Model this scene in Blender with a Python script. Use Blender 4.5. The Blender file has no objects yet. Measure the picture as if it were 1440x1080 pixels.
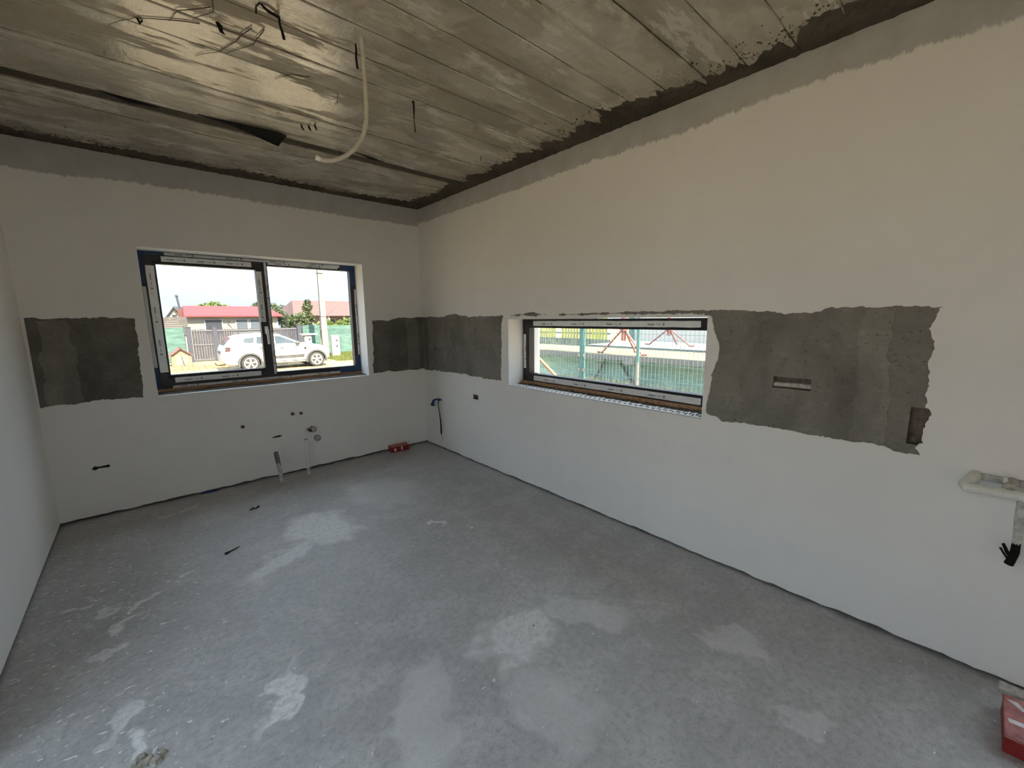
import bpy, bmesh, math, random
from mathutils import Vector, Matrix, noise
from mathutils.geometry import delaunay_2d_cdt

# ------------------------------------------------------------------ camera, sky, sun, exposure
scene = bpy.context.scene
COL = scene.collection
cam_d = bpy.data.cameras.new('camera')
cam_d.sensor_width = 36.0
cam_d.lens = 14.5586
cam_d.clip_start = 0.02
cam_d.clip_end = 400
cam = bpy.data.objects.new('camera', cam_d)
COL.objects.link(cam)
_F = Vector((0.65418985, 0.73969, -0.15777943))
_R = Vector((0.74799354, -0.66363303, -0.00984242))
_U = Vector((0.11198798, 0.11157918, 0.98742533))
cam.matrix_world = Matrix(((_R.x, _U.x, -_F.x, -2.366), (_R.y, _U.y, -_F.y, -4.1885),
                           (_R.z, _U.z, -_F.z, 1.4297), (0, 0, 0, 1)))
scene.camera = cam

world = bpy.data.worlds.new('sky')
scene.world = world
world.use_nodes = True
_n, _l = world.node_tree.nodes, world.node_tree.links
_n.clear()
_out = _n.new('ShaderNodeOutputWorld')
_bg = _n.new('ShaderNodeBackground')
_tc = _n.new('ShaderNodeTexCoord')
_sep = _n.new('ShaderNodeSeparateXYZ')
_ramp = _n.new('ShaderNodeValToRGB')
_l.new(_tc.outputs['Generated'], _sep.inputs[0])
_l.new(_sep.outputs['Z'], _ramp.inputs[0])
_e = _ramp.color_ramp.elements
_e[0].position = 0.0; _e[0].color = (0.18, 0.207, 0.242, 1)
_e[1].position = 1.0; _e[1].color = (0.69, 0.85, 1.02, 1)
_ns = _n.new('ShaderNodeTexNoise'); _ns.inputs['Scale'].default_value = 3.0; _ns.inputs['Detail'].default_value = 5
_mp = _n.new('ShaderNodeMapping'); _mp.inputs['Scale'].default_value = (1, 1, 3.5)
_l.new(_tc.outputs['Generated'], _mp.inputs[0]); _l.new(_mp.outputs[0], _ns.inputs['Vector'])
_cr = _n.new('ShaderNodeMapRange'); _cr.inputs[1].default_value = 0.5; _cr.inputs[2].default_value = 0.75
_cr.inputs[4].default_value = 0.25
_l.new(_ns.outputs[0], _cr.inputs[0])
_mx = _n.new('ShaderNodeMix'); _mx.data_type = 'RGBA'
_l.new(_cr.outputs[0], _mx.inputs[0]); _l.new(_ramp.outputs[0], _mx.inputs[6]); _mx.inputs[7].default_value = (1, 1, 1, 1)
_l.new(_mx.outputs[2], _bg.inputs['Color'])
_bg.inputs['Strength'].default_value = 1.95
_l.new(_bg.outputs[0], _out.inputs[0])

sun_d = bpy.data.lights.new('sun', 'SUN')
sun_d.energy = 7.5
sun_d.color = (1.0, 0.86, 0.63)
sun_d.angle = math.radians(0.6)
sun = bpy.data.objects.new('sun', sun_d)
COL.objects.link(sun)
sun.location = (0, -20, 30)
sun.rotation_euler = Vector((-0.04, 1.0, -1.15)).to_track_quat('-Z', 'Y').to_euler()

vs = scene.view_settings
vs.view_transform = 'Standard'
vs.look = 'None'
vs.gamma = 1.0
vs.use_curve_mapping = False
vs.exposure = 1.38
scene.cycles.use_denoising = True
scene.cycles.max_bounces = 12
scene.cycles.diffuse_bounces = 7
scene.cycles.glossy_bounces = 4
scene.cycles.transparent_max_bounces = 16
scene.cycles.sample_clamp_indirect = 8.0
scene.cycles.caustics_reflective = False
scene.cycles.caustics_refractive = False

# ------------------------------------------------------------------ helpers
GZ = -0.65                      # level of the yard outside
HC = 2.6                        # ceiling height
XL = -2.953                     # left wall
YR = -7.5                       # rear wall
rnd = random.Random(7)

class MB:
    """collects shapes for ONE mesh object"""
    def __init__(s): s.v = []; s.f = []; s.m = []
    def add(s, vs_, fs, mi=0):
        o = len(s.v); s.v += [tuple(q) for q in vs_]
        for f in fs: s.f.append([o + i for i in f]); s.m.append(mi)
    def box(s, a, b, mi=0):
        (x0, y0, z0), (x1, y1, z1) = a, b
        s.add([(x0,y0,z0),(x1,y0,z0),(x1,y1,z0),(x0,y1,z0),(x0,y0,z1),(x1,y0,z1),(x1,y1,z1),(x0,y1,z1)],
              [(0,3,2,1),(4,5,6,7),(0,1,5,4),(1,2,6,5),(2,3,7,6),(3,0,4,7)], mi)
        return s
    def bar(s, p, q, w, h, up=(0,0,1), mi=0):
        p, q = Vector(p), Vector(q); d = (q - p).normalized()
        a = d.cross(Vector(up))
        if a.length < 1e-4: a = d.cross(Vector((1,0,0)))
        a.normalize(); b = a.cross(d).normalized()
        a *= w/2; b *= h/2
        vs_ = [p-a-b, p+a-b, p+a+b, p-a+b, q-a-b, q+a-b, q+a+b, q-a+b]
        s.add(vs_, [(0,1,2,3),(7,6,5,4),(0,4,5,1),(1,5,6,2),(2,6,7,3),(3,7,4,0)], mi)
        return s
    def tube(s, pts, r, n=10, mi=0, caps=True):
        pts = [Vector(q) for q in pts]; rs = r if isinstance(r, (list, tuple)) else [r]*len(pts)
        t0 = (pts[1]-pts[0]).normalized()
        a = t0.cross(Vector((0,0,1)))
        if a.length < 1e-3: a = Vector((1,0,0))
        a.normalize(); rings = []
        for i, q in enumerate(pts):
            t = (pts[min(i+1, len(pts)-1)] - pts[max(i-1, 0)]).normalized()
            a = (a - t*a.dot(t)).normalized(); b = t.cross(a)
            rings.append([q + (a*math.cos(6.28318*k/n) + b*math.sin(6.28318*k/n))*rs[i] for k in range(n)])
        vs_ = [v for rg in rings for v in rg]; fs = []
        for i in range(len(pts)-1):
            for k in range(n):
                fs.append((i*n+k, i*n+(k+1)%n, (i+1)*n+(k+1)%n, (i+1)*n+k))
        if caps: fs += [tuple(range(n))[::-1], tuple((len(pts)-1)*n+k for k in range(n))]
        s.add(vs_, fs, mi); return s
    def lathe(s, c, axis, prof, n=24, mi=0):
        """prof: list of (distance along axis, radius)"""
        ax = Vector(axis).normalized(); a = ax.cross(Vector((0,0,1)))
        if a.length < 1e-3: a = Vector((1,0,0))
        a.normalize(); b = ax.cross(a); c = Vector(c); vs_ = []; fs = []
        for d, r in prof:
            vs_ += [c + ax*d + (a*math.cos(6.28318*k/n) + b*math.sin(6.28318*k/n))*max(r, 1e-4) for k in range(n)]
        for i in range(len(prof)-1):
            for k in range(n): fs.append((i*n+k, i*n+(k+1)%n, (i+1)*n+(k+1)%n, (i+1)*n+k))
        fs += [tuple(range(n))[::-1], tuple((len(prof)-1)*n+k for k in range(n))]
        s.add(vs_, fs, mi); return s
    def prism(s, poly, d, mi=0):
        """poly: 3-D loop, extruded by vector d"""
        n = len(poly); d = Vector(d); vs_ = [Vector(q) for q in poly] + [Vector(q)+d for q in poly]
        s.add(vs_, [tuple(range(n))[::-1], tuple(range(n, 2*n))] + [(i, (i+1)%n, n+(i+1)%n, n+i) for i in range(n)], mi)
        return s

def obj(name, mb, mats, parent=None, smooth=False, bevel=0):
    me = bpy.data.meshes.new(name)
    me.from_pydata(mb.v, [], mb.f)
    if not isinstance(mats, (list, tuple)): mats = [mats]
    for m in mats: me.materials.append(m)
    if len(mats) > 1: me.polygons.foreach_set('material_index', mb.m)
    bm = bmesh.new(); bm.from_mesh(me)
    bmesh.ops.recalc_face_normals(bm, faces=bm.faces)
    if bevel: 
        es = [e for e in bm.edges if e.is_manifold and len(e.link_faces) == 2 and e.calc_face_angle(0) > 0.6]
        bmesh.ops.bevel(bm, geom=es, offset=bevel, segments=2, affect='EDGES', clamp_overlap=True)
    bm.to_mesh(me); bm.free()
    if smooth:
        me.polygons.foreach_set('use_smooth', [True]*len(me.polygons))
        try: me.set_sharp_from_angle(angle=math.radians(40))
        except Exception: pass
    o = bpy.data.objects.new(name, me); COL.objects.link(o)
    if parent is not None: setpar(o, parent)
    return o

def setpar(o, parent):
    """mesh vertices are in world coordinates; undo the offset of the chain above"""
    o.parent = parent
    off = Vector((0,0,0)); q = parent
    while q is not None: off += q.location; q = q.parent
    o.location = -off

def tag(o, label=None, cat=None, group=None, kind=None):
    if label: o['label'] = label
    if cat: o['category'] = cat
    if group: o['group'] = group
    if kind: o['kind'] = kind
    return o

def empty(name, loc, label=None, cat=None, group=None, kind=None):
    o = bpy.data.objects.new(name, None); COL.objects.link(o)
    o.location = loc; o.empty_display_size = 0.1
    return tag(o, label, cat, group, kind)

def copy_tree(o, delta=(0,0,0), parent=None):
    c = o.copy(); COL.objects.link(c)
    if parent is None: c.location = Vector(o.location) + Vector(delta)
    else: c.parent = parent
    for ch in list(o.children): copy_tree(ch, parent=c)
    return c

# ------------------------------------------------------------------ materials
class NT:
    def __init__(s, name):
        s.mat = bpy.data.materials.new(name); s.mat.use_nodes = True
        s.n = s.mat.node_tree.nodes; s.l = s.mat.node_tree.links
        s.n.clear(); s.out = s.n.new('ShaderNodeOutputMaterial')
        s.b = s.n.new('ShaderNodeBsdfPrincipled'); s.l.new(s.b.outputs[0], s.out.inputs[0])
        s.tc = s.n.new('ShaderNodeTexCoord')
        s.P = s.tc.outputs['Object']
    def link(s, a, b):
        s.l.new(a, b)
    def setv(s, sock, v):
        if hasattr(v, 'is_linked') or hasattr(v, 'links'): s.l.new(v, sock)
        else:
            if isinstance(v, (tuple, list)) and len(v) == 3 and sock.type == 'RGBA': v = (*v, 1)
            sock.default_value = v
    def noise(s, scale, detail=4, rough=0.55, vec=None, dist=0, stretch=None, rot=None):
        nd = s.n.new('ShaderNodeTexNoise'); nd.inputs['Scale'].default_value = scale
        nd.inputs['Detail'].default_value = detail; nd.inputs['Roughness'].default_value = rough
        nd.inputs['Distortion'].default_value = dist
        vec = vec or s.P
        if stretch or rot: vec = s.mapping(vec, scale=stretch or (1,1,1), rot=rot or (0,0,0))
        s.l.new(vec, nd.inputs['Vector']); return nd.outputs[0]
    def noisec(s, scale, detail=3):
        nd = s.n.new('ShaderNodeTexNoise'); nd.inputs['Scale'].default_value = scale
        nd.inputs['Detail'].default_value = detail; s.l.new(s.P, nd.inputs['Vector']); return nd.outputs['Color']
    def voronoi(s, scale, vec=None, feature='F1'):
        nd = s.n.new('ShaderNodeTexVoronoi'); nd.inputs['Scale'].default_value = scale; nd.feature = feature
        s.l.new(vec or s.P, nd.inputs['Vector']); return nd.outputs['Distance']
    def mapping(s, vec, loc=(0,0,0), rot=(0,0,0), scale=(1,1,1), typ='POINT'):
        nd = s.n.new('ShaderNodeMapping'); nd.vector_type = typ
        nd.inputs['Location'].default_value = loc; nd.inputs['Rotation'].default_value = rot
        nd.inputs['Scale'].default_value = scale; s.l.new(vec, nd.inputs[0]); return nd.outputs[0]
    def rng(s, v, a, b, c=0.0, d=1.0, smooth=False):
        nd = s.n.new('ShaderNodeMapRange'); s.setv(nd.inputs[0], v)
        if smooth: nd.interpolation_type = 'SMOOTHSTEP'
        for i, q in enumerate((a, b, c, d)): s.setv(nd.inputs[i+1], q)
        return nd.outputs[0]
    def math(s, op, a, b=0.0, c=0.0):
        nd = s.n.new('ShaderNodeMath'); nd.operation = op
        for i, q in enumerate((a, b, c)): s.setv(nd.inputs[i], q)
        return nd.outputs[0]
    def vmath(s, op, a, b=None, sc=None):
        nd = s.n.new('ShaderNodeVectorMath'); nd.operation = op
        s.setv(nd.inputs[0], a)
        if b is not None: s.setv(nd.inputs[1], b)
        if sc is not None: nd.inputs['Scale'].default_value = sc
        return nd.outputs['Value'] if op in ('LENGTH', 'DISTANCE', 'DOT_PRODUCT') else nd.outputs[0]
    def mix(s, f, a, b, blend='MIX'):
        nd = s.n.new('ShaderNodeMix'); nd.data_type = 'RGBA'; nd.blend_type = blend
        s.setv(nd.inputs[0], f); s.setv(nd.inputs[6], a); s.setv(nd.inputs[7], b); return nd.outputs[2]
    def xyz(s, vec=None):
        nd = s.n.new('ShaderNodeSeparateXYZ'); s.l.new(vec or s.P, nd.inputs[0]); return nd.outputs
    def bump(s, h, strength=0.3, dist=0.01, prev=None):
        nd = s.n.new('ShaderNodeBump'); nd.inputs['Strength'].default_value = strength
        nd.inputs['Distance'].default_value = dist; s.l.new(h, nd.inputs['Height'])
        if prev is not None: s.l.new(prev, nd.inputs['Normal'])
        s.l.new(nd.outputs[0], s.b.inputs['Normal']); return nd.outputs[0]
    def done(s, color, rough=0.7, metallic=0.0, spec=0.5):
        s.setv(s.b.inputs['Base Color'], color); s.setv(s.b.inputs['Roughness'], rough)
        s.b.inputs['Metallic'].default_value = metallic
        s.setv(s.b.inputs['Specular IOR Level'], spec)
        return s.mat

def simple(name, c, rough=0.6, var=0.12, scale=20, metallic=0.0, bump=0.0, stretch=None, spec=0.5, c2=None):
    t = NT(name)
    f = t.noise(scale, 4, 0.6, stretch=stretch)
    dark = c2 or tuple(q*(1-var*1.6) for q in c); lite = c if c2 else tuple(min(1, q*(1+var)) for q in c)
    if bump: t.bump(f, bump, 0.01)
    return t.done(t.mix(t.rng(f, 0.3, 0.7), dark, lite), rough, metallic, spec)

def grey_render(name, lo, hi):
    t = NT(name)
    f = t.noise(3.0, 6, 0.65, dist=0.6)
    g = t.noise(8.0, 7, 0.72, stretch=(1, 1, 1.7))
    k = t.noise(60, 5, 0.7)
    c = t.mix(t.rng(f, 0.3, 0.7), lo, hi)
    c = t.mix(t.rng(g, 0.56, 0.72, 0, 0.45), c, tuple(q*1.5 for q in hi))
    c = t.mix(t.rng(k, 0.58, 0.70, 0, 0.7), c, tuple(q*0.40 for q in lo))
    st = t.noise(5.0, 5, 0.6, stretch=(0.6, 0.6, 7)); c = t.mix(t.rng(st, 0.56, 0.66, 0, 0.07), c, tuple(q*1.7 for q in hi))
    dk = t.noise(1.7, 5, 0.6, stretch=(1.6, 1.6, 0.7)); c = t.mix(t.rng(dk, 0.52, 0.66, 0, 0.55), c, tuple(q*0.62 for q in lo))
    b = t.bump(k, 0.5, 0.006)
    t.bump(g, 0.6, 0.015, b)
    return t.done(c, 0.92, spec=0.2)

def skim_paint(name, along, edge):
    """white finish coat; a greyer band of fresh filler under the ceiling whose lower edge wanders.
       along: 0 = x, 1 = y ; edge = mean height of the band's lower edge"""
    t = NT(name); P = t.xyz()
    u = P[along]
    n1 = t.noise(1.3, 3, 0.5); n2 = t.noise(9, 5, 0.7, stretch=(2.2, 2.2, 0.6)); n3 = t.noise(45, 3, 0.6, stretch=(2, 2, 0.5))
    h = t.math('ADD', P[2], t.math('MULTIPLY', t.math('SUBTRACT', n1, 0.5), 0.10))
    h = t.math('ADD', h, t.math('MULTIPLY', t.math('SUBTRACT', n2, 0.5), 0.075))
    h = t.math('ADD', h, t.math('MULTIPLY', t.math('SUBTRACT', n3, 0.5), 0.03))
    band = t.rng(h, edge - 0.006, edge + 0.006)
    big = t.noise(1.1, 3, 0.5); fine = t.noise(7, 5, 0.65)
    c = t.mix(t.rng(big, 0.3, 0.7), (0.78, 0.765, 0.735), (0.84, 0.825, 0.795))
    c = t.mix(t.rng(fine, 0.45, 0.75, 0, 0.35), c, (0.74, 0.73, 0.71))
    gb = t.mix(t.rng(fine, 0.35, 0.7), (0.40, 0.395, 0.385), (0.50, 0.495, 0.485))
    c = t.mix(t.math('MULTIPLY', band, 0.9), c, gb)
    g = t.noise(190, 3, 0.6)
    b = t.bump(g, 0.22, 0.004)
    b = t.bump(fine, 0.12, 0.01, b)
    t.bump(band, 0.4, 0.004, b)
    return t.done(c, 0.85, spec=0.25)

def plain_paint(name):
    t = NT(name)
    big = t.noise(1.4, 3, 0.5); fine = t.noise(8, 5, 0.65); g = t.noise(190, 3, 0.6)
    c = t.mix(t.rng(big, 0.3, 0.7), (0.80, 0.79, 0.77), (0.85, 0.84, 0.82))
    b = t.bump(g, 0.22, 0.004); t.bump(fine, 0.1, 0.01, b)
    return t.done(c, 0.85, spec=0.25)

def floor_mat():
    t = NT('screed_floor')
    big = t.noise(0.9, 4, 0.6); mid = t.noise(4.5, 6, 0.65); fine = t.noise(38, 6, 0.75); grit = t.noise(230, 3, 0.7)
    c = t.mix(t.rng(big, 0.3, 0.7), (0.34, 0.335, 0.33), (0.43, 0.425, 0.42))
    c = t.mix(t.rng(mid, 0.45, 0.62, 0, 0.6), c, (0.54, 0.535, 0.53))
    c = t.mix(t.rng(fine, 0.46, 0.66, 0, 0.6), c, (0.22, 0.215, 0.21))
    c = t.mix(t.rng(t.noise(15, 6, 0.7), 0.53, 0.68, 0, 0.45), c, (0.55, 0.545, 0.54))
    c = t.mix(t.rng(grit, 0.52, 0.70, 0, 0.6), c, (0.15, 0.145, 0.14))
    # trails of trowel and broom
    st = t.noise(14, 4, 0.6, stretch=(1, 7, 1), rot=(0, 0, -0.5))
    c = t.mix(t.rng(st, 0.55, 0.75, 0, 0.22), c, (0.5, 0.49, 0.48))
    # dust and spilt plaster, stains of their own shape: (x, y, rx, ry, turn, amount)
    nv = t.vmath('SUBTRACT', t.noisec(7.5, 9), (0.5, 0.5, 0.5))
    Pd = t.vmath('ADD', t.P, t.vmath('MULTIPLY', nv, (0.34, 0.34, 0)))
    blobs = [(-1.58, -1.27, 0.20, 0.30, 0.3, 0.85), (-1.88, -1.52, 0.26, 0.10, 0.5, 0.7), (-2.11, -2.56, 0.05, 0.17, -0.5, 0.9),
             (-1.23, -2.93, 0.22, 0.15, 0.2, 0.75), (-1.38, -3.25, 0.14, 0.20, 0.2, 0.4), (-0.9, -3.05, 0.10, 0.22, 0.5, 0.45),
             (-2.59, -1.60, 0.07, 0.03, 0.5, 0.9), (-2.62, -1.80, 0.035, 0.06, 0.2, 0.8), (-2.52, -1.46, 0.08, 0.025, 0.5, 0.9),
             (-2.57, -2.28, 0.05, 0.1, -0.4, 0.75), (-2.55, -2.46, 0.035, 0.07, -0.4, 0.9), (-2.36, -1.35, 0.06, 0.02, 0.6, 0.8),
             (-0.95, -1.78, 0.02, 0.06, 0.1, 0.9), (-0.82, -1.95, 0.035, 0.03, 0.3, 0.95), (-2.3, -0.28, 0.16, 0.03, 0.2, 0.5),
             (-1.0, -1.0, 0.28, 0.35, 0.2, 0.35), (-1.75, -3.0, 0.1, 0.3, -0.6, 0.35), (-0.55, -3.6, 0.06, 0.15, 0.6, 0.5),
             (-0.75, -3.9, 0.05, 0.12, 0.5, 0.45), (-2.75, -1.3, 0.05, 0.02, 0.5, 0.8), (-2.68, -1.45, 0.06, 0.02, 0.5, 0.7)]
    tot = None
    for (x, y, rx, ry, r, s_) in blobs:
        m = t.mapping(Pd, loc=(x, y, 0), rot=(0, 0, r), scale=(rx, ry, 1), typ='TEXTURE')
        f = t.rng(t.vmath('LENGTH', m), 1.12, 0.72, 0, s_)
        tot = f if tot is None else t.math('MAXIMUM', tot, f)
    tot = t.math('MULTIPLY', tot, t.rng(fine, 0.36, 0.56, 0.25, 1.0))
    c = t.mix(tot, c, (0.74, 0.735, 0.73))
    # plaster flecks, thick near the left wall
    fl = t.noise(26, 2, 0.5, stretch=(1.0, 2.6, 1), rot=(0, 0, 0.62))
    px = t.xyz()
    near = t.rng(px[0], -2.0, -2.55, 0.0, 0.075)
    lo = t.math('SUBTRACT', 0.725, near)
    c = t.mix(t.rng(t.math('SUBTRACT', fl, lo), 0, 0.02, 0, 0.9), c, (0.80, 0.795, 0.78))
    vs2 = t.voronoi(14)
    c = t.mix(t.rng(vs2, 0.045, 0.03, 0, 0.6), c, (0.62, 0.61, 0.6))
    vs3 = t.voronoi(6.3)
    c = t.mix(t.rng(vs3, 0.022, 0.014, 0, 0.8), c, (0.06, 0.055, 0.05))
    b = t.bump(grit, 0.3, 0.004); b = t.bump(fine, 0.25, 0.006, b); t.bump(mid, 0.12, 0.02, b)
    return t.done(c, t.rng(mid, 0.35, 0.7, 0.36, 0.56), spec=1.0)

def ceiling_mat(seed):
    t = NT('board_marked_concrete')
    P = t.P
    sm = t.noise(1.6, 6, 0.62, vec=P, stretch=(0.6, 2.2, 1))
    sm2 = t.noise(4.0, 7, 0.7, vec=P, stretch=(0.5, 1.8, 1))
    blot = t.noise(2.3, 6, 0.6, vec=P, dist=0.4)
    k = t.noise(85, 4, 0.75, vec=P); sp = t.voronoi(16, vec=P)
    c = t.mix(t.rng(sm, 0.35, 0.65), (0.27, 0.232, 0.170), (0.37, 0.328, 0.255))
    c = t.mix(t.rng(blot, 0.52, 0.56, 0, 0.62), c, (0.50, 0.45, 0.36))
    c = t.mix(t.rng(sm2, 0.555, 0.60, 0, 0.72), c, (0.62, 0.58, 0.50))
    c = t.mix(t.rng(sm2, 0.43, 0.33, 0, 0.5), c, (0.19, 0.155, 0.105))
    c = t.mix(t.rng(k, 0.60, 0.74, 0, 0.55), c, (0.11, 0.09, 0.065))
    c = t.mix(t.rng(sp, 0.06, 0.035, 0, 0.6), c, (0.07, 0.055, 0.04))
    gl = t.noise(2.4, 6, 0.68, vec=P, stretch=(0.42, 2.2, 1))
    film = t.rng(gl, 0.48, 0.505)
    ro = t.rng(film, 0, 1, 0.66, 0.15)
    t.b.inputs['IOR'].default_value = 1.8
    ry = t.noise(30, 3, 0.6, vec=P, stretch=(1.0, 0.30, 1))
    b = t.bump(k, 0.25, 0.003)
    b = t.bump(sm2, 0.2, 0.008, b)
    t.bump(ry, 0.28, 0.004, b)
    return t.done(c, ro, spec=t.rng(film, 0, 1, 0.35, 1.0))

def glass_mat(name='window_glass'):
    t = NT(name); t.n.remove(t.b)
    tr = t.n.new('ShaderNodeBsdfTransparent'); tr.inputs[0].default_value = (0.96, 0.98, 0.97, 1)
    gl = t.n.new('ShaderNodeBsdfGlossy'); gl.inputs['Roughness'].default_value = 0.01
    mx = t.n.new('ShaderNodeMixShader'); mx.inputs[0].default_value = 0.045
    t.l.new(tr.outputs[0], mx.inputs[1]); t.l.new(gl.outputs[0], mx.inputs[2]); t.l.new(mx.outputs[0], t.out.inputs[0])
    return t.mat

MAT = {}
MAT['render'] = grey_render('grey_cement_render', (0.18, 0.168, 0.146), (0.27, 0.255, 0.225))
MAT['render_dark'] = grey_render('dark_cement_render', (0.115, 0.11, 0.096), (0.19, 0.18, 0.16))
MAT['skim_back'] = skim_paint('white_skim_coat', 0, 2.415)
MAT['skim_right'] = skim_paint('white_skim_coat_beside', 1, 2.445)
MAT['render_lite'] = grey_render('filled_chase_mortar', (0.22, 0.205, 0.18), (0.31, 0.295, 0.26))
MAT['paint'] = plain_paint('white_wall_paint')
MAT['floor'] = floor_mat()
MAT['ceil'] = [ceiling_mat(0)]*3
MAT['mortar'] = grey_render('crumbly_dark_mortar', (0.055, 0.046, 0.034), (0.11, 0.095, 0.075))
MAT['clay'] = simple('clay_block', (0.20, 0.155, 0.13), 0.9, 0.3, 40, bump=0.4)
MAT['glass'] = glass_mat()
MAT['anth'] = simple('anthracite_profile', (0.012, 0.012, 0.014), 0.45, 0.2, 60)
MAT['film'] = simple('protective_film', (0.74, 0.75, 0.76), 0.4, 0.06, 30)
MAT['ink'] = simple('film_print', (0.03, 0.03, 0.035), 0.5, 0.1)
MAT['ink2'] = simple('film_print_grey', (0.22, 0.22, 0.23), 0.5, 0.1)
MAT['blue'] = simple('blue_tape', (0.012, 0.055, 0.16), 0.45, 0.3, 50, bump=0.2)
MAT['wood'] = simple('raw_wood', (0.42, 0.24, 0.13), 0.8, 0.3, 9, bump=0.2, stretch=(1, 6, 6))
MAT['bead'] = simple('white_plastic_bead', (0.82, 0.83, 0.85), 0.5, 0.05)
MAT['white_pl'] = simple('white_plastic', (0.74, 0.73, 0.69), 0.45, 0.08, 40)
MAT['steel'] = simple('satin_handle', (0.72, 0.72, 0.74), 0.35, 0.05, metallic=0.4)
MAT['black'] = simple('black_plastic', (0.012, 0.011, 0.01), 0.85, 0.3, spec=0.12)
# ------------------------------------------------------------------ room shell
def hf_wall(name, us, zs, depth, T, to_w, mats, parent=None):
    """wall as a stepped surface: depth(u, z) -> (recess, material of the recess); recess >= T means open through"""
    us = sorted(set(round(q, 4) for q in us)); zs = sorted(set(round(q, 4) for q in zs))
    mb = MB(); nu, nz = len(us)-1, len(zs)-1
    D = [[depth((us[i]+us[i+1])/2, (zs[j]+zs[j+1])/2) for j in range(nz)] for i in range(nu)]
    def quad(a, b, c, d, m): mb.add([to_w(*q) for q in (a, b, c, d)], [(0,1,2,3)], m)
    for i in range(nu):
        for j in range(nz):
            d, m = D[i][j]; u0, u1, z0, z1 = us[i], us[i+1], zs[j], zs[j+1]
            if d < T:
                quad((u0,z0,d),(u1,z0,d),(u1,z1,d),(u0,z1,d), m)
                quad((u0,z0,T),(u0,z1,T),(u1,z1,T),(u1,z0,T), 3)
            if i+1 < nu and abs(D[i+1][j][0]-d) > 1e-6:
                e, m2 = D[i+1][j]; quad((u1,z0,d),(u1,z1,d),(u1,z1,e),(u1,z0,e), m2 if e > d else m)
            if j+1 < nz and abs(D[i][j+1][0]-d) > 1e-6:
                e, m2 = D[i][j+1]; quad((u0,z1,d),(u1,z1,d),(u1,z1,e),(u0,z1,e), m2 if e > d else m)
    for j in range(nz):
        for i, u in ((0, us[0]), (nu-1, us[-1])):
            d = D[i][j][0]
            if d < T: quad((u,zs[j],d),(u,zs[j+1],d),(u,zs[j+1],T),(u,zs[j],T), 3)
    for i in range(nu):
        for j, z in ((0, zs[0]), (nz-1, zs[-1])):
            d = D[i][j][0]
            if d < T: quad((us[i],z,d),(us[i+1],z,d),(us[i+1],z,T),(us[i],z,T), 3)
    return obj(name, mb, mats, parent)

def ragged(pts, step=0.02, amp=0.01, seed=0, keep=()):
    """closed 2-D loop with uneven broken edges; edges listed in keep stay straight"""
    out = []; n = len(pts)
    for i in range(n):
        a, b = Vector(pts[i]), Vector(pts[(i+1) % n]); L = (b-a).length
        k = max(1, int(L/step)); nrm = Vector((-(b-a).y, (b-a).x)).normalized()
        for q in range(k):
            t = q/k; p_ = a.lerp(b, t)
            if i not in keep and q > 0:
                s_ = Vector((p_.x*9+seed*3.7, p_.y*9-seed*1.9, seed*5.1))
                off = noise.noise(s_)*amp*1.4 + noise.noise(s_*3.1)*amp*0.8 + noise.noise(s_*9.7)*amp*0.7
                p_ = p_ + nrm*off
            out.append((p_.x, p_.y))
    return out

def inside(pt, poly):
    x, y = pt; r = False; j = len(poly)-1
    for i in range(len(poly)):
        xi, yi = poly[i]; xj, yj = poly[j]
        if (yi > y) != (yj > y) and x < (xj-xi)*(y-yi)/(yj-yi+1e-12)+xi: r = not r
        j = i
    return r

def sheet(name, outer, holes, th, to_w, mat, parent):
    """thin coat of thickness th with broken holes, front at depth 0"""
    V = []; E_ = []
    for lp in [outer] + holes:
        o = len(V); V += [Vector(q) for q in lp]; E_ += [(o+i, o+(i+1) % len(lp)) for i in range(len(lp))]
    rv, re, rf, *_ = delaunay_2d_cdt(V, E_, [], 0, 1e-5)
    keep = []
    for f in rf:
        c = sum((rv[i] for i in f), Vector((0,0)))/len(f); c = (c.x, c.y)
        if inside(c, outer) and not any(inside(c, h) for h in holes): keep.append(tuple(f))
    cnt = {}
    for f in keep:
        for i in range(len(f)):
            e = (f[i], f[(i+1) % len(f)]); cnt[e] = 1
    mb = MB(); nv = len(rv)
    vs_ = [to_w(v.x, v.y, 0) for v in rv] + [to_w(v.x, v.y, th) for v in rv]
    fs = list(keep)
    for (a, b) in cnt:
        if (b, a) not in cnt: fs.append((a, b, nv+b, nv+a))
    mb.add(vs_, fs)
    return obj(name, mb, mat, parent)

W1 = (-2.328, -0.647, 0.8545, 1.9733)          # window over the sink wall: x0 x1 z0 z1
W2 = (-3.165, -1.472, 0.8405, 1.4237)          # letterbox window: y0 y1 z0 z1
T = 0.38
TH = 0.006
toB = lambda u, z, d: (u, d, z)
toR = lambda u, z, d: (d, u, z)
toL = lambda u, z, d: (XL-d, u, z)
toK = lambda u, z, d: (u, YR-d, z)

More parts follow.
